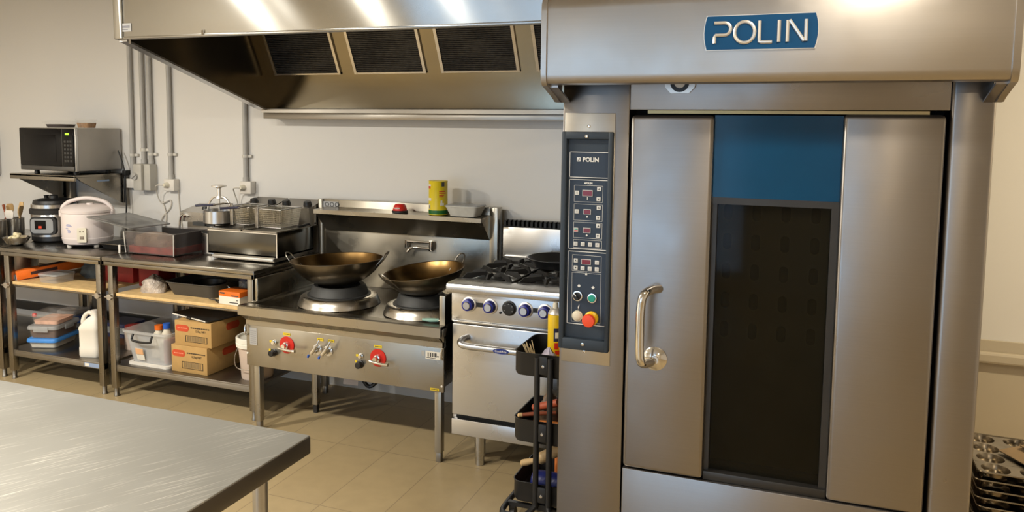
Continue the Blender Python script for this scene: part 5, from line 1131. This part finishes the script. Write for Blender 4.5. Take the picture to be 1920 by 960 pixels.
S('red_pouch', 'dark red pouch at the right of the trolley middle tray', 'packet', crumple(.09, .09, .12, 33), DKRED, (-.872, 3.15, .372), world=False, smooth=60)
S('grey_tub', 'small grey-green tub in the trolley middle tray', 'tub', MB().lathe([(0, 0), (.03, 0), (.034, .07), (.031, .07), (.027, .005), (0, .005)], n=22), mat('sage_tub', (.32, .36, .30), .5), (-.885, 3.032, .372), world=False)
rp_ = T('rolling_pin', 'pale wooden rolling pin leaning out of the trolley bottom tray', 'rolling pin', (-1.07, 3.10, .19))
P(rp_, 'barrel', MB().tube([(-1.03, 3.125, .230), (-1.02, 3.128, .236), (-.86, 3.155, .33)], [.014, .026, .026], 20), WOOD)
P(rp_, 'handle', MB().tube([(-1.102, 3.105, .212), (-1.096, 3.107, .213), (-1.078, 3.112, .217), (-1.03, 3.125, .230)], [.006, .014, .0155, .010], 14), WOOD)
S('blue_roll', 'dark blue cylinder lying in the trolley bottom tray', 'roll', MB().tube([(-1.022, 3.05, .172), (-1.015, 3.05, .172), (-.86, 3.05, .172), (-.855, 3.05, .172)], [.04, .048, .048, .042], 26), mat('dark_blue_roll', (.012, .018, .13), .4), (-.93, 3.03, .14))
bo = T('bottle', 'bottle with orange label and blue cap in the trolley bottom tray', 'bottle', (-.945, 3.235, .107), local=True)
P(bo, 'bottle', MB().lathe([(0, 0), (.035, 0), (.036, .17), (.022, .20), (0, .20)], n=24), mat('orange_bottle', (.80, .24, .06), .4)); P(bo, 'cap', MB().lathe([(0, .195), (.026, .195), (.026, .245), (0, .247)], n=20), BLUEPL)
bo = T('pouch_jar', 'reddish jar behind the bottle in the trolley bottom tray', 'jar', (-.862, 3.235, .107), local=True)
P(bo, 'jar', MB().lathe([(0, 0), (.035, 0), (.036, .22), (.028, .235), (0, .235)], n=22), mat('rust_jar', (.42, .13, .05), .5)); P(bo, 'lid', MB().lathe([(0, .234), (.03, .234), (.03, .252), (0, .254)], n=20), SILVER)

# ================================================================ baking tins right of the oven
st_ = T('tin_stand', 'low steel dolly carrying the stack of baking tins', 'stand', (.83, 2.97, 0))
P(st_, 'frame', MB().box(.60, 1.06, 2.76, 3.20, .25, .28, .004), STEEL_DK)
for x in (.63, 1.03):
    for y in (2.79, 3.17): P(st_, 'leg', MB().box(x-.015, x+.015, y-.015, y+.015, 0, .25, .002), STEEL_DK)
def tin(z, lab, seed):
    rr_ = random.Random(seed)
    t = T('muffin_tin', lab, 'baking tin', (.815+rr_.uniform(-.006, .006), 2.955+rr_.uniform(-.006, .006), z), rz=-.04+rr_.uniform(-.02, .02), local=True, group='baking tins stacked right of the oven')
    W_, D_ = .44, .36
    m = MB()
    m.tube([(p[0], p[1], .030) for p in rrect(W_, D_, .02, 4)], .0032, 8, True)
    # deck with round cups
    nx, ny = 4, 4; sx, sy = W_/nx, D_/ny; R = .042; n = 28
    for i in range(nx):
        for j in range(ny):
            cx = -W_/2+sx*(i+.5); cy = -D_/2+sy*(j+.5)
            sq, ci = [], []
            for k in range(n):
                a = 2*PI*k/n; c, s = math.cos(a), math.sin(a); q = min(sx/2/max(abs(c), 1e-6), sy/2/max(abs(s), 1e-6))
                sq.append((cx+c*q, cy+s*q, .030)); ci.append((a, c, s))
            m.loft([sq, [(cx+c*R, cy+s*R, .030) for a, c, s in ci], [(cx+c*R*.95, cy+s*R*.95, .026) for a, c, s in ci], [(cx+c*R*.86, cy+s*R*.86, .012) for a, c, s in ci]], False, True)
    P(t, 'tin', m, TRAYMET, smooth=30)
    return t
N_ = 11
first = None
for k in range(N_):
    z = .281+k*.0295
    nm = 'top baking tin of the stack, round cups showing' if k == N_-1 else f'shiny rimmed baking tin in the stack right of the oven, {["lowest", "second from bottom", "third from bottom", "fourth from bottom", "fifth from bottom", "middle", "fifth below the top", "fourth below the top", "third below the top", "second below the top"][k]}'
    tin(z, nm, k+40)
TZ = .281+(N_-1)*.0295+.0335
for i, (x, y) in enumerate(((.835, 2.965), (.90, 2.975))):
    t_ = S('brown_card', ['brown baking card resting on the tins, left one', 'brown baking card resting on the tins, right one'][i], 'card', MB().box(-.13, .13, -.08, .08, -.002, .002, .001), mat('brown_paper_%d' % i, (.26, .175, .09), .7, 0, .2, 10), (x, y, TZ+.022+.022*i), rz=0, world=False)
    t_.rotation_euler = (.0, -.14, .48)
